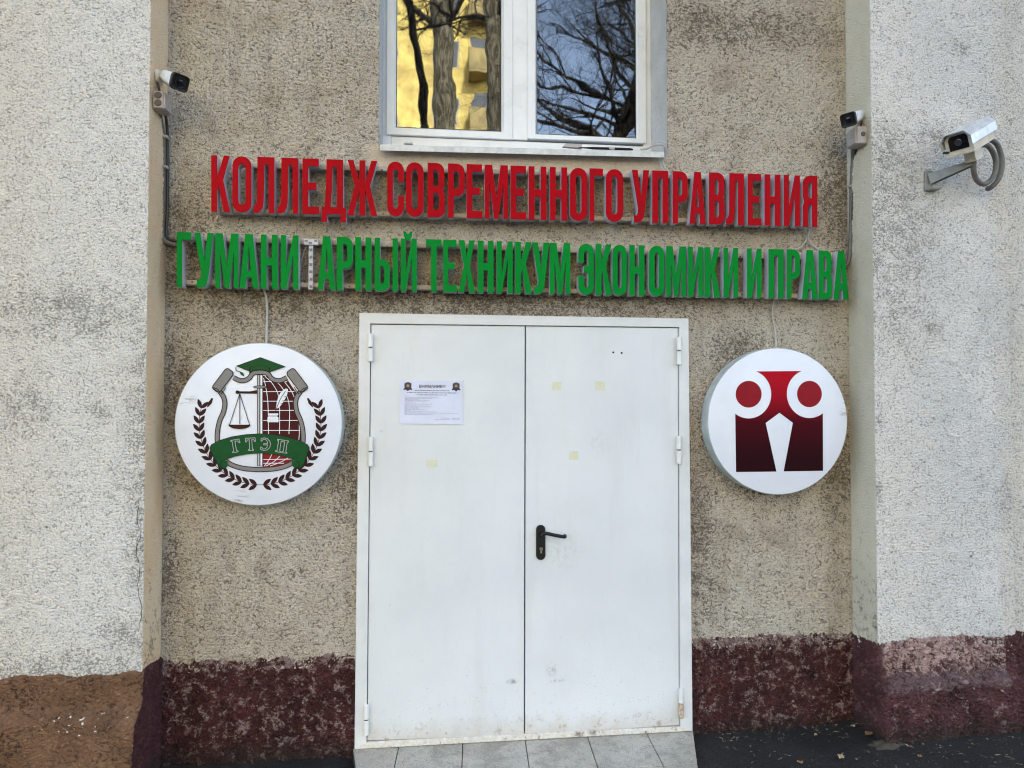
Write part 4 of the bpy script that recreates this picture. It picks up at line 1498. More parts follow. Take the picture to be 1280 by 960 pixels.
# bounds of each letter read from the photograph
red = [('К', 264, 287.5), ('О', 290.5, 314.2), ('Л', 317, 343), ('Л', 347, 373), ('Е', 378, 399), ('Д', 402, 432.5), ('Ж', 434.5, 471.5),
       ('С', 484, 505), ('О', 507.5, 529.5), ('В', 534.5, 556), ('Р', 560, 581), ('Е', 583.2, 603), ('М', 606, 635), ('Е', 638.3, 658), ('Н', 661, 683),
       ('Н', 687.5, 709), ('О', 712.5, 734), ('Г', 737, 753.8), ('О', 757.5, 779),
       ('У', 790, 811.5), ('П', 815.5, 835.5), ('Р', 841, 859.5), ('А', 862, 882), ('В', 886.5, 906), ('Л', 908, 930), ('Е', 935, 952), ('Н', 956, 975.7),
       ('И', 980, 1000), ('Я', 1003.7, 1021.7)]
green = [('Г', 221, 239), ('У', 243, 266.5), ('М', 269, 298), ('А', 299.3, 323), ('Н', 326, 347), ('И', 351, 373),
         ('А', 397, 419.5), ('Р', 421, 441), ('Н', 444, 464), ('Ь', 468.3, 487), ('|', 490.7, 497.3), ('И', 501, 521),
         ('Т', 532.5, 552), ('Е', 554, 571), ('Х', 573, 594), ('Н', 597.5, 617), ('И', 621, 641), ('К', 644, 665), ('У', 665.5, 686.5), ('М', 687.5, 713),
         ('Э', 723, 742.5), ('К', 744.7, 765), ('О', 765.7, 783.5), ('Н', 786.8, 805.6), ('О', 811.5, 830.6), ('М', 833, 857.6), ('И', 860.4, 879),
         ('К', 881, 900.6), ('И', 904.7, 922.6), ('И', 934, 952), ('П', 961, 979.6), ('Р', 983.7, 1000), ('А', 1003, 1022), ('В', 1023.7, 1040), ('А', 1042.3, 1061)]
p0 = P(640, 275, RF)
redsign = empty('red_letter_sign', (P(264, 264).x, -.03, P(264, 264).z), 'upper row of raised red letters under the window', 'letter sign')
sign_line(redsign, red, (lnf(264, 194, 1021, 220), 0), lnf(264, 264.5, 1021, 283.5), 'red')
greensign = empty('green_letter_sign', (P(221, 358).x, -.03, P(221, 358).z), 'lower row of raised green letters with one letter missing, over the door', 'letter sign')
sign_line(greensign, green, (lnf(221, 290, 1061, 314), 0), lnf(221, 358.5, 1061, 374.5), 'green')
# breve of the short i
bx0, bx1 = 504, 515.7
letter([[(bx0 + (bx1 - bx0) * x, 300.5 - 11.5 * y) for x, y in glyph('~', 12)[0]]], 0, greensign, 'green')


def rail(root, x0, y0, x1, y1, hpx, ya=-.045, yb=-.002):
    a, b = P(x0, y0, ya), P(x1, y1, ya)
    hh = hpx / 2 / FPX * 3.46
    m_ = MB()
    prof = [(yb, -hh), (ya, -hh), (ya - .0015, -hh + .003), (ya - .0015, hh - .003), (ya, hh), (yb, hh)]
    m_.loft([[Vector((a.x, y, a.z + z)) for y, z in prof], [Vector((b.x, y, b.z + z)) for y, z in prof]])
    m_.build('rail', 'rail', root)
    return a, b


def screw(root, x, y, ya=-.0465):
    p = P(x, y, ya)
    MB().cyl((p.x, ya + .001, p.z), (p.x, ya - .003, p.z), .0042, 10).build('screw', 'screw', root)


rail(redsign, 306, 206, 1014, 224.5, 7)
rail(redsign, 272, 263, 1012, 278.5, 5.5)
rail(greensign, 238, 297, 1052, 323, 7)
rail(greensign, 226, 352.5, 1052, 371, 5.5)
for x, y in ((477.5, 212.5), (479, 267.5), (484, 308), (240.5, 352.5), (437, 358), (584, 310.5), (785, 277), (925, 321), (927, 368), (770, 221), (800, 366), (620, 363)):
    screw(redsign if y < 285 else greensign, x, y)
# the missing Т: only its light boards are left
tb = MB()
a, b = P(379.5, 298.5, -.06), P(398, 306.5, -.06)
tb.box(a.x, b.x, -.062, -.0475, b.z, a.z, .002)
cboard = tb.build('light_board', 'led', greensign)
cboard['label'] = 'bare white light boards where the letter Т is missing'
a2, b2 = P(386, 307.2, -.06), P(391.2, 362, -.06)
MB().box(a2.x, b2.x, -.064, -.050, b2.z, a2.z, .001).build('light_board', 'led', greensign)
for i in range(6):
    y = 312 + i * 9.2
    p = P(388.6, y, -.066)
    MB().box(p.x - .006, p.x + .006, -.068, -.0635, p.z - .006, p.z + .006, .001).build('light_chip', 'chip', cboard)
for x in (383, 388, 394.5):
    p = P(x, 301 if x != 388 else 303.5, -.064)
    MB().box(p.x - .008, p.x + .006, -.0645, -.0615, p.z - .003, p.z + .004, .001).build('light_chip', 'chip', cboard)
w_ = MB().tube(smooth_path([P(384, 307, -.05), P(379, 318, -.05), P(376, 332, -.05), P(375, 345, -.04)], 5), .0016, 6)
w_.build('loose_wire', 'cable_lt', greensign)

# ------------------------------------------------------------------ wires on the wall
def cable(name, pts, r, mat, label, cat='cable', n=8):
    o = MB().tube(smooth_path([P(*p) for p in pts], 6), r, n).build(name, mat, smooth=True)
    return tag(o, label, cat)


cable('sign_cable', [(330, 362, -.02), (333, 372, -.015), (334, 390, -.014), (333.5, 410, -.014), (333, 432, -.02)], .0062, 'cable_lt',
      'pale cable running from the green letters down to the shield emblem sign')
cable('sign_cable', [(968, 374, -.02), (965.5, 385, -.015), (966.5, 400, -.014), (969.5, 418, -.014), (970, 438, -.02)], .0052, 'cable_lt',
      'pale cable running from the green letters down to the owl sign')
cable('sign_cable', [(1011, 284, -.03), (1010, 293, -.02), (1012, 302, -.02), (1019, 309, -.02), (1026, 313, -.03)], .0052, 'cable_lt',
      'thin cable bending right between the ends of the two letter rows')
cable('sign_cable', [(1010, 292, -.016), (1006, 303, -.016), (999, 310, -.02), (992, 312, -.02)], .0045, 'cable_lt',
      'thin cable bending left between the ends of the two letter rows')
cable('window_cable', [(800, 186.5, -.04), (808, 186, -.055), (817, 182, -.06), (826, 180.5, -.062), (831, 184, -.062), (830, 195, -.03), (829, 204, -.02), (833, 212, -.02), (838, 218, -.03)],
      .0052, 'cable_lt', 'pale cable coming over the right end of the window sill to the red letters')
cable('window_cable', [(827, 196, -.022), (825.5, 203, -.018), (828, 210, -.018), (833, 215, -.02)], .0035, 'cable_lt',
      'thinner pale wire looping below the right end of the window sill')
# left riser (two conduits) and right riser
def riser(name, pts, r, mat, label, clips):
    root_p = P(*pts[-1])
    root = empty(name, root_p, label, 'cable')
    MB().tube(smooth_path([P(*p) for p in pts], 6), r, 10).build('conduit', mat, root, smooth=True)
    for (x, y, Y) in clips:
        p = P(x, y, Y)
        MB().box(p.x - r * 1.9, p.x + r * 1.9, p.y - r * 1.3, p.y + .012, p.z - .006, p.z + .006, .003).build('clip', 'jbox', root)
    return root


riser('wall_conduit', [(199, 141, -.10), (201, 152, -.06), (203.5, 175, -.04), (203.5, 220, -.03), (203, 260, -.03), (202.5, 290, -.03), (205, 300, -.03), (213, 304.5, -.03), (224, 307, -.03)],
      .0105, 'cable', 'thicker grey conduit down the left inner corner from the junction box', [(204, 171, -.045), (204, 209, -.04)])
riser('wall_conduit', [(206, 141, -.09), (208, 152, -.05), (209.5, 175, -.02), (209.5, 220, -.018), (209, 262, -.018), (208, 290, -.018), (211, 299, -.02), (222, 301.5, -.02)],
      .0068, 'cable_dk', 'thinner dark conduit down the left inner corner beside the thick one', [])
riser('wall_conduit', [(1066, 184, -.09), (1066, 200, -.05), (1064.5, 230, -.035), (1064, 260, -.03), (1063, 300, -.03), (1061, 325, -.03), (1056, 334, -.03)],
      .0100, 'cable', 'grey conduit down the right inner corner to the green letters', [(1065.5, 233, -.035)])
riser('wall_conduit', [(1070, 184, -.10), (1070, 200, -.06), (1069, 225, -.05), (1066, 250, -.045), (1065.5, 275, -.04)],
      .0052, 'cable_dk', 'short dark wire beside the right grey conduit below its junction box', [])

# ------------------------------------------------------------------ small bullet cameras
def frame_of(a, roll=0.0):
    a = a.normalized()
    u = a.cross(Vector((0, 0, 1))).normalized()
    v = u.cross(a)
    c_, s_ = math.cos(roll), math.sin(roll)
    return u * c_ + v * s_, v * c_ - u * s_


def sq_ring(c, u, v, w, h, r, n=6):
    pts = []
    for sx, sy, a0 in ((1, 1, 0), (-1, 1, 90), (-1, -1, 180), (1, -1, 270)):
        for i in range(n + 1):
            a = math.radians(a0 + 90 * i / n)
            pts.append(c + u * (sx * (w - r) + r * math.cos(a)) + v * (sy * (h - r) + r * math.sin(a)))
    return pts


def bullet(label, F, B, s, roll, side):
    root = empty('security_camera', B, label, 'security camera', 'small bullet cameras')
    a = (F - B).normalized()
    u, v = frame_of(a, roll)
    L_ = (F - B).length
    MB().loft([sq_ring(B, u, v, s * .45, s * .45, s * .43), sq_ring(B + a * L_ * .06, u, v, s * .72, s * .72, s * .6),
               sq_ring(B + a * L_ * .6, u, v, s * .86, s * .80, s * .55), sq_ring(F - a * .022, u, v, s * .95, s * .88, s * .45)]).build('body', 'cam_white', root, smooth=True)
    MB().loft([sq_ring(F - a * .024, u, v, s * 1.0, s * .94, s * .42), sq_ring(F - a * .004, u, v, s * 1.03, s * .96, s * .42),
               sq_ring(F, u, v, s * .95, s * .88, s * .38), sq_ring(F - a * .004, u, v, s * .80, s * .74, s * .36)]).build('front_bezel', 'black', root, smooth=True)
    circ = lambda c_, r_, n=24: [c_ + (u * math.cos(t) + v * math.sin(t)) * r_ for t in (2 * math.pi * k / n for k in range(n))]
    MB().loft([circ(F - a * .006, s * .60), circ(F + a * .0005, s * .60), circ(F + a * .0005, s * .50), circ(F - a * .004, s * .46)], False, True).build('lens_ring', 'lens_ring', root, smooth=True)
    MB().loft([circ(F - a * .003, s * .40), circ(F + a * .001, s * .36), circ(F + a * .003, s * .22), circ(F + a * .0035, s * .02)], False, True).build('lens', 'lens', root, smooth=True)
    # foot on the pilaster return and short neck
    wx = XL if side > 0 else XR
    base = Vector((wx, B.y + .01, B.z - .005))
    MB().cyl(base + Vector((side * .001, 0, 0)), base + Vector((side * .014, 0, 0)), .036, 24).cyl(base + Vector((side * .014, 0, 0)), base + Vector((side * .022, 0, 0)), .034, 24, .022).build('mount', 'cam_dirty', root, smooth=True)
    MB().tube(smooth_path([base + Vector((side * .02, 0, 0)), base + Vector((side * .035, -.012, -.006)), B + a * L_ * .2 - v * s * .5, B + a * L_ * .3], 4), .014, 12).build('neck', 'cam_dirty', root, smooth=True)
    MB().tube(smooth_path([base + Vector((side * .008, -.02, -.03)), base + Vector((side * .014, -.022, -.055)), base + Vector((side * .022, -.02, -.085))], 4), .005, 8).build('lead', 'cable_dk', root, smooth=True)
    return root


Fl, Bl = P(225.5, 103.5, -.265), P(207, 95, -.135)
bullet('small white bullet camera high on the left inner corner, looking right', Fl, Bl, .037, math.radians(3), 1)
Fr, Br = P(1060, 150, -.265), P(1074, 144, -.135)
bullet('small white bullet camera high on the right inner corner, looking left', Fr, Br, .035, math.radians(-3), -1)


def jbox(label, x0, x1, z0, z1, y0, y1, knocks, side):
    root = empty('junction_box', ((x0 + x1) / 2, y1, z0), label, 'junction box', 'junction boxes under the small cameras')
    MB().box(min(x0, x1), max(x0, x1), y0, y1, z0, z1, .004).build('box', 'jbox', root)
    for (kx, kz, r_) in knocks:
        MB().cyl((kx, y0 + .001, kz), (kx, y0 - .004, kz), r_, 18, r_ * .8).build('knockout', 'knock', root, smooth=True)
    # lid on the side that faces into the recess
    xs_ = x1
    MB().box(min(xs_, xs_ + side * .006), max(xs_, xs_ + side * .006), y0 + .006, y1 - .004, z0 + .004, z1 - .004).build('lid', 'jbox', root)
    return root


ztl, zbl = P(200, 114.5, -.17).z, P(200, 136, -.17).z
xk = P(204, 125, -.18).x
jbox('grey junction box with two round knockouts below the left small camera', XL + .001, xk, zbl, ztl, -.18, -.09,
     [((XL + xk) / 2 + .001, lerp(zbl, ztl, .74), .017), ((XL + xk) / 2 + .001, lerp(zbl, ztl, .30), .017)], 1)
ztl, zbl = P(1075, 158.5, -.17).z, P(1075, 180, -.17).z
xk = P(1071.5, 165, -.18).x
jbox('grey junction box with one round knockout below the right small camera', XR - .001, xk, zbl, ztl, -.18, -.095,
     [(lerp(XR, xk, .42), lerp(zbl, ztl, .55), .013)], -1)

# ------------------------------------------------------------------ big camera on the right pilaster
F0 = P(1198, 178, -.44)
ax = Vector((-.80, -.40, -.44)).normalized()
Lh = .235
B0 = F0 - ax * Lh
big = empty('security_camera', P(1157, 226, -D), 'large white housed camera on a bracket on the right pilaster', 'security camera')
u, v = frame_of(ax, math.radians(0))
if u.y > 0:
    pass


def prof_ring(c_, pts):
    return [c_ + u * a + v * b for a, b in pts]


S = 1.12
roof = [(-.062, -.018), (-.062, .018), (-.040, .046), (.040, .046), (.062, .018), (.062, -.018)]
roof = [(a * S, b * S) for a, b in roof]
inn = [(a * .94, b * .94 - .001) for a, b in roof]
m_ = MB()
ring_o = lambda c_: prof_ring(c_, roof + inn[::-1])
m_.loft([ring_o(F0 + ax * .028), ring_o(B0 - ax * .012)])
m_.build('sunshield', 'alu', big)
hb = [(-.050 * S, -.045 * S), (-.050 * S, .016 * S), (-.034 * S, .036 * S), (.034 * S, .036 * S), (.050 * S, .016 * S), (.050 * S, -.045 * S)]
MB().loft([prof_ring(F0, [(a * 1.06, b * 1.06) for a, b in hb]), prof_ring(B0, [(a * 1.0, b) for a, b in hb])]).build('housing', 'cam_dirty', big)
wi = [(-.038 * S, -.030 * S), (-.038 * S, .018 * S), (-.028 * S, .030 * S), (.028 * S, .030 * S), (.038 * S, .018 * S), (.038 * S, -.030 * S)]
MB().loft([prof_ring(F0 + ax * .0005, wi), prof_ring(F0 + ax * .002, wi)]).build('front_window', 'lens', big)
cc = F0 + ax * .0022
MB().loft([[cc + (u * math.cos(t) + v * math.sin(t)) * .017 for t in (2 * math.pi * k / 20 for k in range(20))],
           [cc + ax * .002 + (u * math.cos(t) + v * math.sin(t)) * .013 for t in (2 * math.pi * k / 20 for k in range(20))]]).build('lens', 'lens_ring', big)
# tray lip with the latch
MB().loft([prof_ring(F0 + ax * .012, [(-.056 * S, -.052 * S), (.056 * S, -.052 * S), (.056 * S, -.045 * S), (-.056 * S, -.045 * S)]),
           prof_ring(B0, [(-.050 * S, -.052 * S), (.050 * S, -.052 * S), (.050 * S, -.045 * S), (-.050 * S, -.045 * S)])]).build('tray', 'cam_dirty', big)
lt = P(1183, 191, F0.y - .02)
MB().box(lt.x - .012, lt.x + .012, lt.y - .008, lt.y + .008, lt.z - .004, lt.z + .004, .002).build('latch', 'black', big)
# head block under the housing
Hc = (F0 + ax * -.11) - v * .085
hd = MB()
hd.loft([[Hc + ax * a + u * b + v * c_ for a, b in ((-.045, -.024), (.035, -.024), (.035, .024), (-.045, .024))] for c_ in (-.032, .028)])
hd.build('swivel_head', 'cam_dirty', big)
# arm: wall plate, channel arm
pl_ = P(1158, 213, -D - .012)
pb_ = P(1158, 238, -D - .012)
MB().box(pl_.x - .006, pl_.x + .036, -D - .014, -D - .003, pb_.z, pl_.z, .003).build('wall_plate', 'arm', big)
A0 = Vector((pl_.x + .016, -D - .014, (pl_.z + pb_.z) / 2 + .004))
A1 = Hc - v * .040 + Vector((0, 0, -.004))
da = (A1 - A0)
ua = Vector((0, 0, 1)) - da.normalized() * da.normalized().z
ua.normalize()
wa = da.cross(ua).normalized()
am = MB()
for s0, s1, hh0, hh1 in ((.0, 1.0, .027, .011),):
    for o_, th in ((-1, 0), (1, 0)):
        p0_, p1_ = A0 + wa * .013 * o_, A1 + wa * .013 * o_
        am.loft([[p0_ + ua * hh0 - wa * .0015, p0_ + ua * hh0 + wa * .0015, p0_ - ua * hh0 + wa * .0015, p0_ - ua * hh0 - wa * .0015],
                 [p1_ + ua * hh1 - wa * .0015, p1_ + ua * hh1 + wa * .0015, p1_ - ua * hh1 + wa * .0015, p1_ - ua * hh1 - wa * .0015]])
    am.loft([[A0 + ua * (hh0 + .002) - wa * .013, A0 + ua * (hh0 + .002) + wa * .013, A0 + ua * (hh0 - .004) + wa * .013, A0 + ua * (hh0 - .004) - wa * .013],
             [A1 + ua * (hh1 + .002) - wa * .013, A1 + ua * (hh1 + .002) + wa * .013, A1 + ua * (hh1 - .004) + wa * .013, A1 + ua * (hh1 - .004) - wa * .013]])
am.build('arm', 'arm', big)
MB().box(pl_.x + .004, pl_.x + .050, -D - .05, -D - .003, pb_.z - .002, pb_.z + .006).build('foot_flange', 'arm', big)
yb = B0.y
MB().tube(smooth_path([Hc - ax * .03 - u * .0 + v * .02, P(1232, 181, -.36), P(1241, 190, -.34), P(1245, 204, -.33), P(1242, 220, -.33), P(1231, 230, -.33), P(1221, 225, -.34), P(1217, 212, -.36), P(1217.5, 198, -.38)], 6), .0125, 10).build('cable_loop', 'cable', big, smooth=True)
MB().tube(smooth_path([B0 - v * .03, P(1244, 178, -.31), P(1251, 192, -.30), P(1252.5, 208, -.30), P(1248, 224, -.30), P(1239, 234, -.29), P(1234, 236, -.27)], 6), .0125, 10).build('cable_loop', 'cable', big, smooth=True)

# ------------------------------------------------------------------ ground
def gz(x, y):
    k = max(0.0, min(1.0, (y + 7) / 4))
    return k * float(np.interp(x, (-2.5, -1.25, -.4, 1.3, 2.1, 3.5), (-.055, -.040, -.028, -.004, .018, .045)))


gx = sorted(set([-400, -60, -20, -8, -5] + [round(q, 4) for q in lin(-3.2, 4.2, .04)] + [6, 10, 25, 60, 400]))
gy = sorted(set([-400, -120, -50, -25, -14, -10, -8, -7, -6, -5, -4] + [round(q, 4) for q in lin(-3.2, .04, .03)] + [3, 12, 60, 400]))
v = []
for y in gy:
    for x in gx:
        z = gz(x, y)
        if -3 < x < 4 and -3 < y:
            z += .006 * math.sin(x * 3.1 + y * 4) + .004 * math.sin(x * 9 + 1 + y * 6) + rng.uniform(-.0025, .0025)
            if y > -.12 and x < dl:       # bitumen lip against the left plinth
                z += .012
        v.append((x, y, z))
nx_ = len(gx)
f = [(j * nx_ + i, j * nx_ + i + 1, (j + 1) * nx_ + i + 1, (j + 1) * nx_ + i) for j in range(len(gy) - 1) for i in range(nx_ - 1)]
ground = build('ground', (v, f), 'asphalt', origin=Vector((0, 0, 0)), smooth='all')
tag(ground, 'dark asphalt yard ground in front of the building', kind='structure')

# doorstep of stone tiles, following the slope of the threshold
ZT = lambda x: FO[3].z + (FO[2].z - FO[3].z) * (x - FO[3].x) / (FO[2].x - FO[3].x) - .002
step = bpy.data.objects.new('doorstep', None)
step.location = (.45, -.6, 0)
COL.objects.link(step)
tag(step, 'doorstep of grey speckled stone tiles', kind='structure')
sx = [FO[3].x - .012, P(499, 936, 0).x, P(578.5, 930, 0).x, P(656, 924, 0).x, P(733.5, 921, 0).x, P(807, 918, 0).x, FO[2].x + .012]
TW = .058                       # the tiles lie a little askew to the wall
el = lambda y: sx[0] - .178 * y
er = lambda y: sx[-1] + .31 * y
mb = MB()
sl = [(el(-1.55), -1.55), (er(-1.55), -1.55), (er(0), 0), (el(0), 0)]
mb.add([(a - .0, b, ZT(a) - .010) for a, b in sl] + [(a, b, -.15) for a, b in sl], [(0, 1, 2, 3), (0, 4, 5, 1), (1, 5, 6, 2), (2, 6, 7, 3), (3, 7, 4, 0)])
mb.build('bedding', 'grout', step)
for j in range(5):
    y1_, y0_ = -.006 - j * .335, -.006 - (j + 1) * .335 + .004
    if j == 0:
        y1_ = YF + .012
    for i in range(6):
        xa = lambda y: max(el(y) + .002, sx[i] + TW * y + .002) if i else el(y) + .002
        xb = lambda y: min(er(y) - .002, sx[i + 1] + TW * y - .002) if i < 5 else er(y) - .002
        if xb(y0_) - xa(y0_) < .02:
            continue
        dz = rng.uniform(-.0012, .0012)
        b_ = .0015
        q = [(xa(y0_), y0_), (xb(y0_), y0_), (xb(y1_), y1_), (xa(y1_), y1_)]
        s4 = [(-1, -1), (1, -1), (1, 1), (-1, 1)]
        MB().loft([[Vector((x, y, ZT(x) - .012 + dz)) for x, y in q], [Vector((x, y, ZT(x) - b_ + dz)) for x, y in q],
                   [Vector((x - s_[0] * b_, y - s_[1] * b_, ZT(x) + dz)) for (x, y), s_ in zip(q, s4)]], False, True).build('tile', 'tile', step)

# cement blob at the foot of the right pilaster
cb_ = P(1118, 905, -.30)
v, f = [], []
ringn = 18
for k_ in range(5):
    rr, hh = 1 - k_ / 5, k_ / 5
    for i in range(ringn):
        t = 2 * math.pi * i / ringn
        w1 = 1 + .18 * math.sin(3 * t + 1) + .1 * math.sin(7 * t)
        v.append((cb_.x + .11 * rr * w1 * math.cos(t), -.26 + .045 * rr * w1 * math.sin(t), gz(cb_.x, 0) - .01 + .055 * math.sin(hh * 1.4) * .6))
for k_ in range(4):
    for i in range(ringn):
        j = (i + 1) % ringn
        f.append((k_ * ringn + i, k_ * ringn + j, (k_ + 1) * ringn + j, (k_ + 1) * ringn + i))
f.append(tuple(4 * ringn + i for i in range(ringn)))
tag(build('cement_lump', (v, f), 'cement', smooth='all'), 'dried cement lump at the foot of the right pilaster', 'cement')

# ------------------------------------------------------------------ fallen leaves and litter
def on_ground(px, py):
    r_ = FW * FPX + RT * (px - 640) - UP * (py - 480)
    t_ = (.03 - CAM.z) / r_.z
    for _ in range(6):
        q_ = CAM + r_ * t_
        t_ = (gz(q_.x, q_.y) + .006 - CAM.z) / r_.z
    return CAM + r_ * t_


def dry_leaf(p, s, rot, mat, label):
    v, f = [], []
    out = [(0, -.5), (.28, -.3), (.42, -.05), (.30, .15), (.36, .32), (.12, .36), (0, .55), (-.14, .34), (-.34, .30), (-.28, .08), (-.40, -.1), (-.22, -.34)]
    ca, sa = math.cos(rot), math.sin(rot)
    v.append((p.x, p.y, p.z + .004))
    for i, (a, b) in enumerate(out):
        a, b = a * s, b * s
        v.append((p.x + a * ca - b * sa, p.y + a * sa + b * ca, p.z + .003 + rng.uniform(0, .010)))
    n = len(out)
    for i in range(n):
        f.append((0, 1 + i, 1 + (i + 1) % n))
    o = build('fallen_leaf', (v, f), mat)
    tag(o, label, 'leaf', 'fallen dry leaves on the asphalt')


for i, (px, py, s, mt, lb) in enumerate([
        (1051, 947, .040, 'leaf2', 'brown fallen leaf on the asphalt, nearest the picture edge below the right pilaster corner'),
        (1086, 918, .050, 'leaf', 'dry brown leaf lying against the foot of the right pilaster'),
        (1000, 954, .035, 'leaf', 'orange brown leaf at the bottom edge right of the tiles'),
        (1066, 909, .030, 'leaf2', 'curled tan leaf in the right inner corner'),
        (1134, 933, .022, 'leaf2', 'small pale leaf on the asphalt in front of the right pilaster'),
        (1150, 947, .024, 'leaf', 'small brown leaf in front of the right pilaster near the picture edge'),
        (1020, 920, .020, 'leaf2', 'small pale leaf midway between the doorstep and right pilaster'),
        (343, 949, .022, 'leaf', 'small brown leaf on the asphalt left of the doorstep')]):
    dry_leaf(on_ground(px, py), s, rng.uniform(0, 6), mt, lb)
v, f = [], []
def chip(p, L_, w_, a):
    n = len(v)
    c1, s1 = math.cos(a), math.sin(a)
    for (aa, bb) in ((-L_, -w_), (L_, -w_), (L_ * .8, w_), (-L_ * .9, w_)):
        v.append((p[0] + aa * c1 - bb * s1, p[1] + aa * s1 + bb * c1, p[2] + rng.uniform(.0008, .005)))
    v.append((p[0], p[1], p[2] - .002))
    f.append((n, n + 1, n + 2, n + 3))
for i in range(520):
    x = rng.uniform(dr + .08, 3.4) if rng.random() < .8 else rng.uniform(-1.3, dl - .05)
    y = -.02 - abs(rng.gauss(0, .28)) - (.0 if x < XR and x > XL else D + .06)
    if x < XR - .1 and x > dr and rng.random() < .3:
        y = -.04 - rng.random() * .08
    if rng.random() < .6:
        chip((x, y, gz(x, y) + .004), rng.uniform(.004, .018), rng.uniform(.0006, .0014), rng.uniform(0, 3.14))
    else:
        k_ = rng.uniform(.002, .006)
        chip((x, y, gz(x, y) + .004), k_, k_ * .8, rng.uniform(0, 3.14))
tag(build('ground_litter', (v, f), 'litter'), 'scattered straw, seeds and leaf crumbs along the foot of the wall', 'litter', kind='stuff')

# ------------------------------------------------------------------ across the yard (seen mirrored in the window)
yb_ = empty('yellow_building', (-6, -40, 0), 'sunlit yellow apartment block across the yard, mirrored in the window', 'building')
MB().box(-16, 3.9, -46, -33, 0, 27).build('wall', 'yellow', yb_)
MB().box(-16.3, 4.2, -46.3, -32.7, 27, 27.5).build('roof', 'roof', yb_)
wm = None
for fl in range(9):
    for cidx in range(5):
        x = -.15 - cidx * 3.3
        z = 1.4 + fl * 2.95
        if wm is None:
            a = MB().box(x, x + 1.5, -33.06, -32.98, z, z + 1.5).build('window', 'ytrim', yb_)
            b = MB().box(x + .08, x + .72, -32.99, -32.95, z + .08, z + 1.42).box(x + .78, x + 1.42, -32.99, -32.95, z + .08, z + 1.42).build('pane', 'ywin', a)
            wm = (a, b, x, z)
        else:
            a = wm[0].copy()
            COL.objects.link(a)
            a.parent = yb_
            a.location = wm[0].location + Vector((x - wm[2], 0, z - wm[3]))
            b = wm[1].copy()
            COL.objects.link(b)
            b.parent = a
            b.location = wm[1].location


for fl in range(9):
    z = 1.0 + fl * 2.95
    for x in (1.75, -8.3):
        bm_ = MB().box(x, x + 1.9, -33.0, -31.9, z - .16, z).box(x, x + 1.9, -31.95, -31.87, z + .001, z + 1.0)
        bm_.box(x, x + .06, -33.0, -31.96, z + .001, z + 1.0).box(x + 1.84, x + 1.9, -33.0, -31.96, z + .001, z + 1.0)
        bm_.build('balcony', 'balcony', yb_)
        MB().box(x + .2, x + 1.7, -33.05, -32.96, z + .01, z + 2.2).build('balcony_door', 'ywin', yb_)


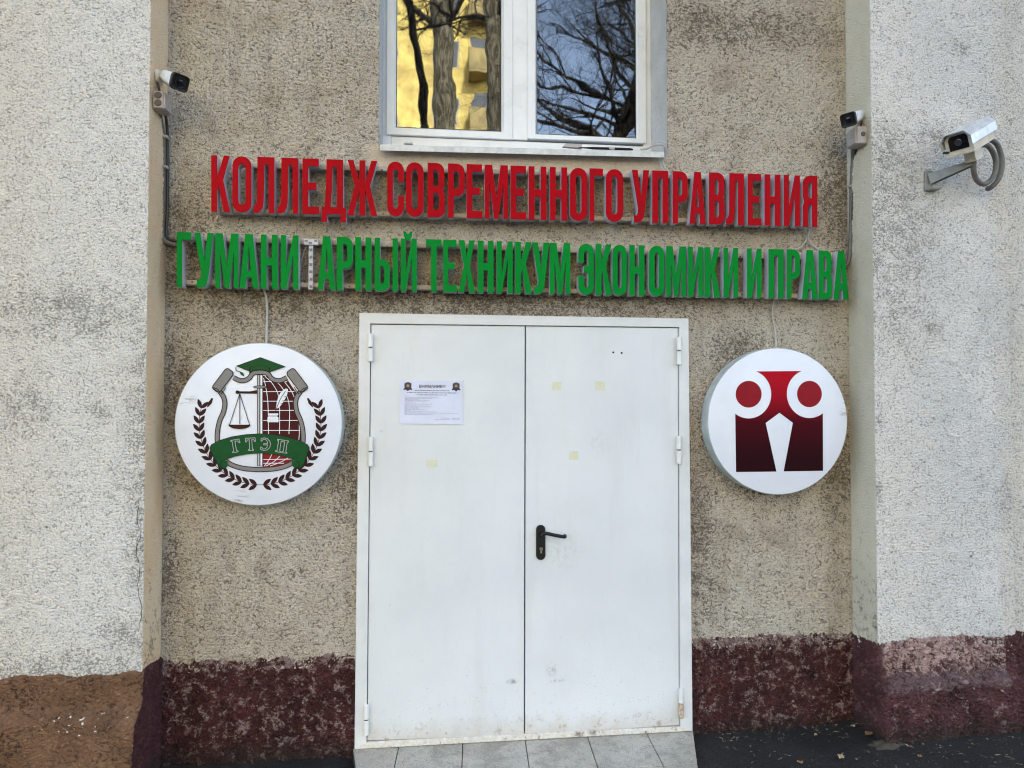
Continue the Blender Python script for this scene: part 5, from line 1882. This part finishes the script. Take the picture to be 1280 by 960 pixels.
def tree(name, label, trunk, radii, seed, nb, reach, zmin, spread=1.0, depth=4, bark='bark'):
    r_ = random.Random(seed)
    root = empty(name, trunk[0], label, 'tree', 'bare trees in the yard')
    pts = smooth_path(trunk, 6)
    n = len(pts)
    rr = [np.interp(i / (n - 1), np.linspace(0, 1, len(radii)), radii) for i in range(n)]
    MB().tube(pts, [float(q) for q in rr], 14).build('trunk', bark, root, smooth=True)
    cr = MB()

    def grow(p, d, L_, rad, dep):
        k_ = 4
        pp = [p]
        dd = d.copy()
        for i in range(k_):
            dd = (dd + Vector((r_.gauss(0, .16), r_.gauss(0, .16), r_.gauss(.03, .12)))).normalized()
            pp.append(pp[-1] + dd * L_ / k_)
        cr.tube(pp, [rad * (1 - .18 * i) for i in range(k_ + 1)], 5 if rad > .02 else 3, False)
        if dep <= 0:
            return
        for i in range(1, k_ + 1):
            for _ in range(2 if dep > 1 else 3):
                if r_.random() < .82:
                    q_ = Vector((r_.gauss(0, 1), r_.gauss(0, 1), r_.gauss(.15, .8))).normalized()
                    nd = (dd * .55 + q_ * .75).normalized()
                    grow(pp[i], nd, L_ * r_.uniform(.45, .68), rad * (1 - .18 * i) * .55, dep - 1)
    for i in range(nb):
        t_ = r_.uniform(zmin, .98)
        k_ = int(t_ * (n - 1))
        a = r_.uniform(0, 6.28)
        d = Vector((math.cos(a) * spread, math.sin(a) * spread, r_.uniform(.2, .9))).normalized()
        grow(pts[k_], d, reach * r_.uniform(.6, 1.1), max(.02, rr[k_] * .38), depth)
    cr.build('crown', 'bark', root)


def mir(px, py, Y):
    """place in the yard that the window mirrors at (px, py)"""
    p = P(px, py, Y)
    p2 = P(px, py, win_y)
    # mirror plane is the glass
    return Vector((p.x, 2 * (win_y + .005) - p.y, p.z))


a_, b_, c_ = mir(556, 160, 12), mir(555, 80, 12), mir(553, 0, 12)
tree('bare_tree', 'tall bare tree with thick pale trunk in the yard, behind the camera', [(b_.x, b_.y, -.1), a_, b_, c_, c_ + Vector((.1, 0, 4))], [.36, .27, .25, .23, .08], 3, 6, 2.4, .60, 1, 3, 'bark_lt')
a_, b_, c_ = mir(620, 160, 14), mir(618, 80, 14), mir(617, 0, 14)
tree('bare_tree', 'second tall bare tree beside the thick-trunked one in the yard', [(b_.x, b_.y, -.1), a_, b_, c_, c_ + Vector((.2, 0, 4))], [.32, .24, .22, .20, .08], 5, 9, 2.4, .55, 1, 3, 'bark_lt')
a_, b_, c_, d_ = mir(530, 165, 7.5), mir(529, 115, 7.5), mir(519, 50, 7.5), mir(500, -30, 7.5)
tree('bare_tree', 'slender dark tree leaning left, nearest the building in the yard', [(a_.x + .2, a_.y, -.1), a_, b_, c_, d_, d_ + Vector((-.8, 0, 2))], [.12, .072, .068, .062, .055, .02], 8, 5, 1.4, .55, 1, 2)
a_, b_ = mir(760, 250, 11), mir(800, 90, 11)
tree('bare_tree', 'bare tree with dense spreading twigs, mirrored in the right window pane', [(a_.x, a_.y, -.1), a_, b_, b_ + Vector((.5, 0, 3))], [.26, .20, .13, .04], 11, 48, 2.9, .45, 1, 3)
tree('bare_tree', 'wide bare tree farther right in the yard', [(6.0, -15, -.1), (6.1, -15, 6), (5.7, -15, 10), (5.9, -15, 15)], [.28, .22, .16, .04], 21, 14, 3.4, .45, 1, 3)
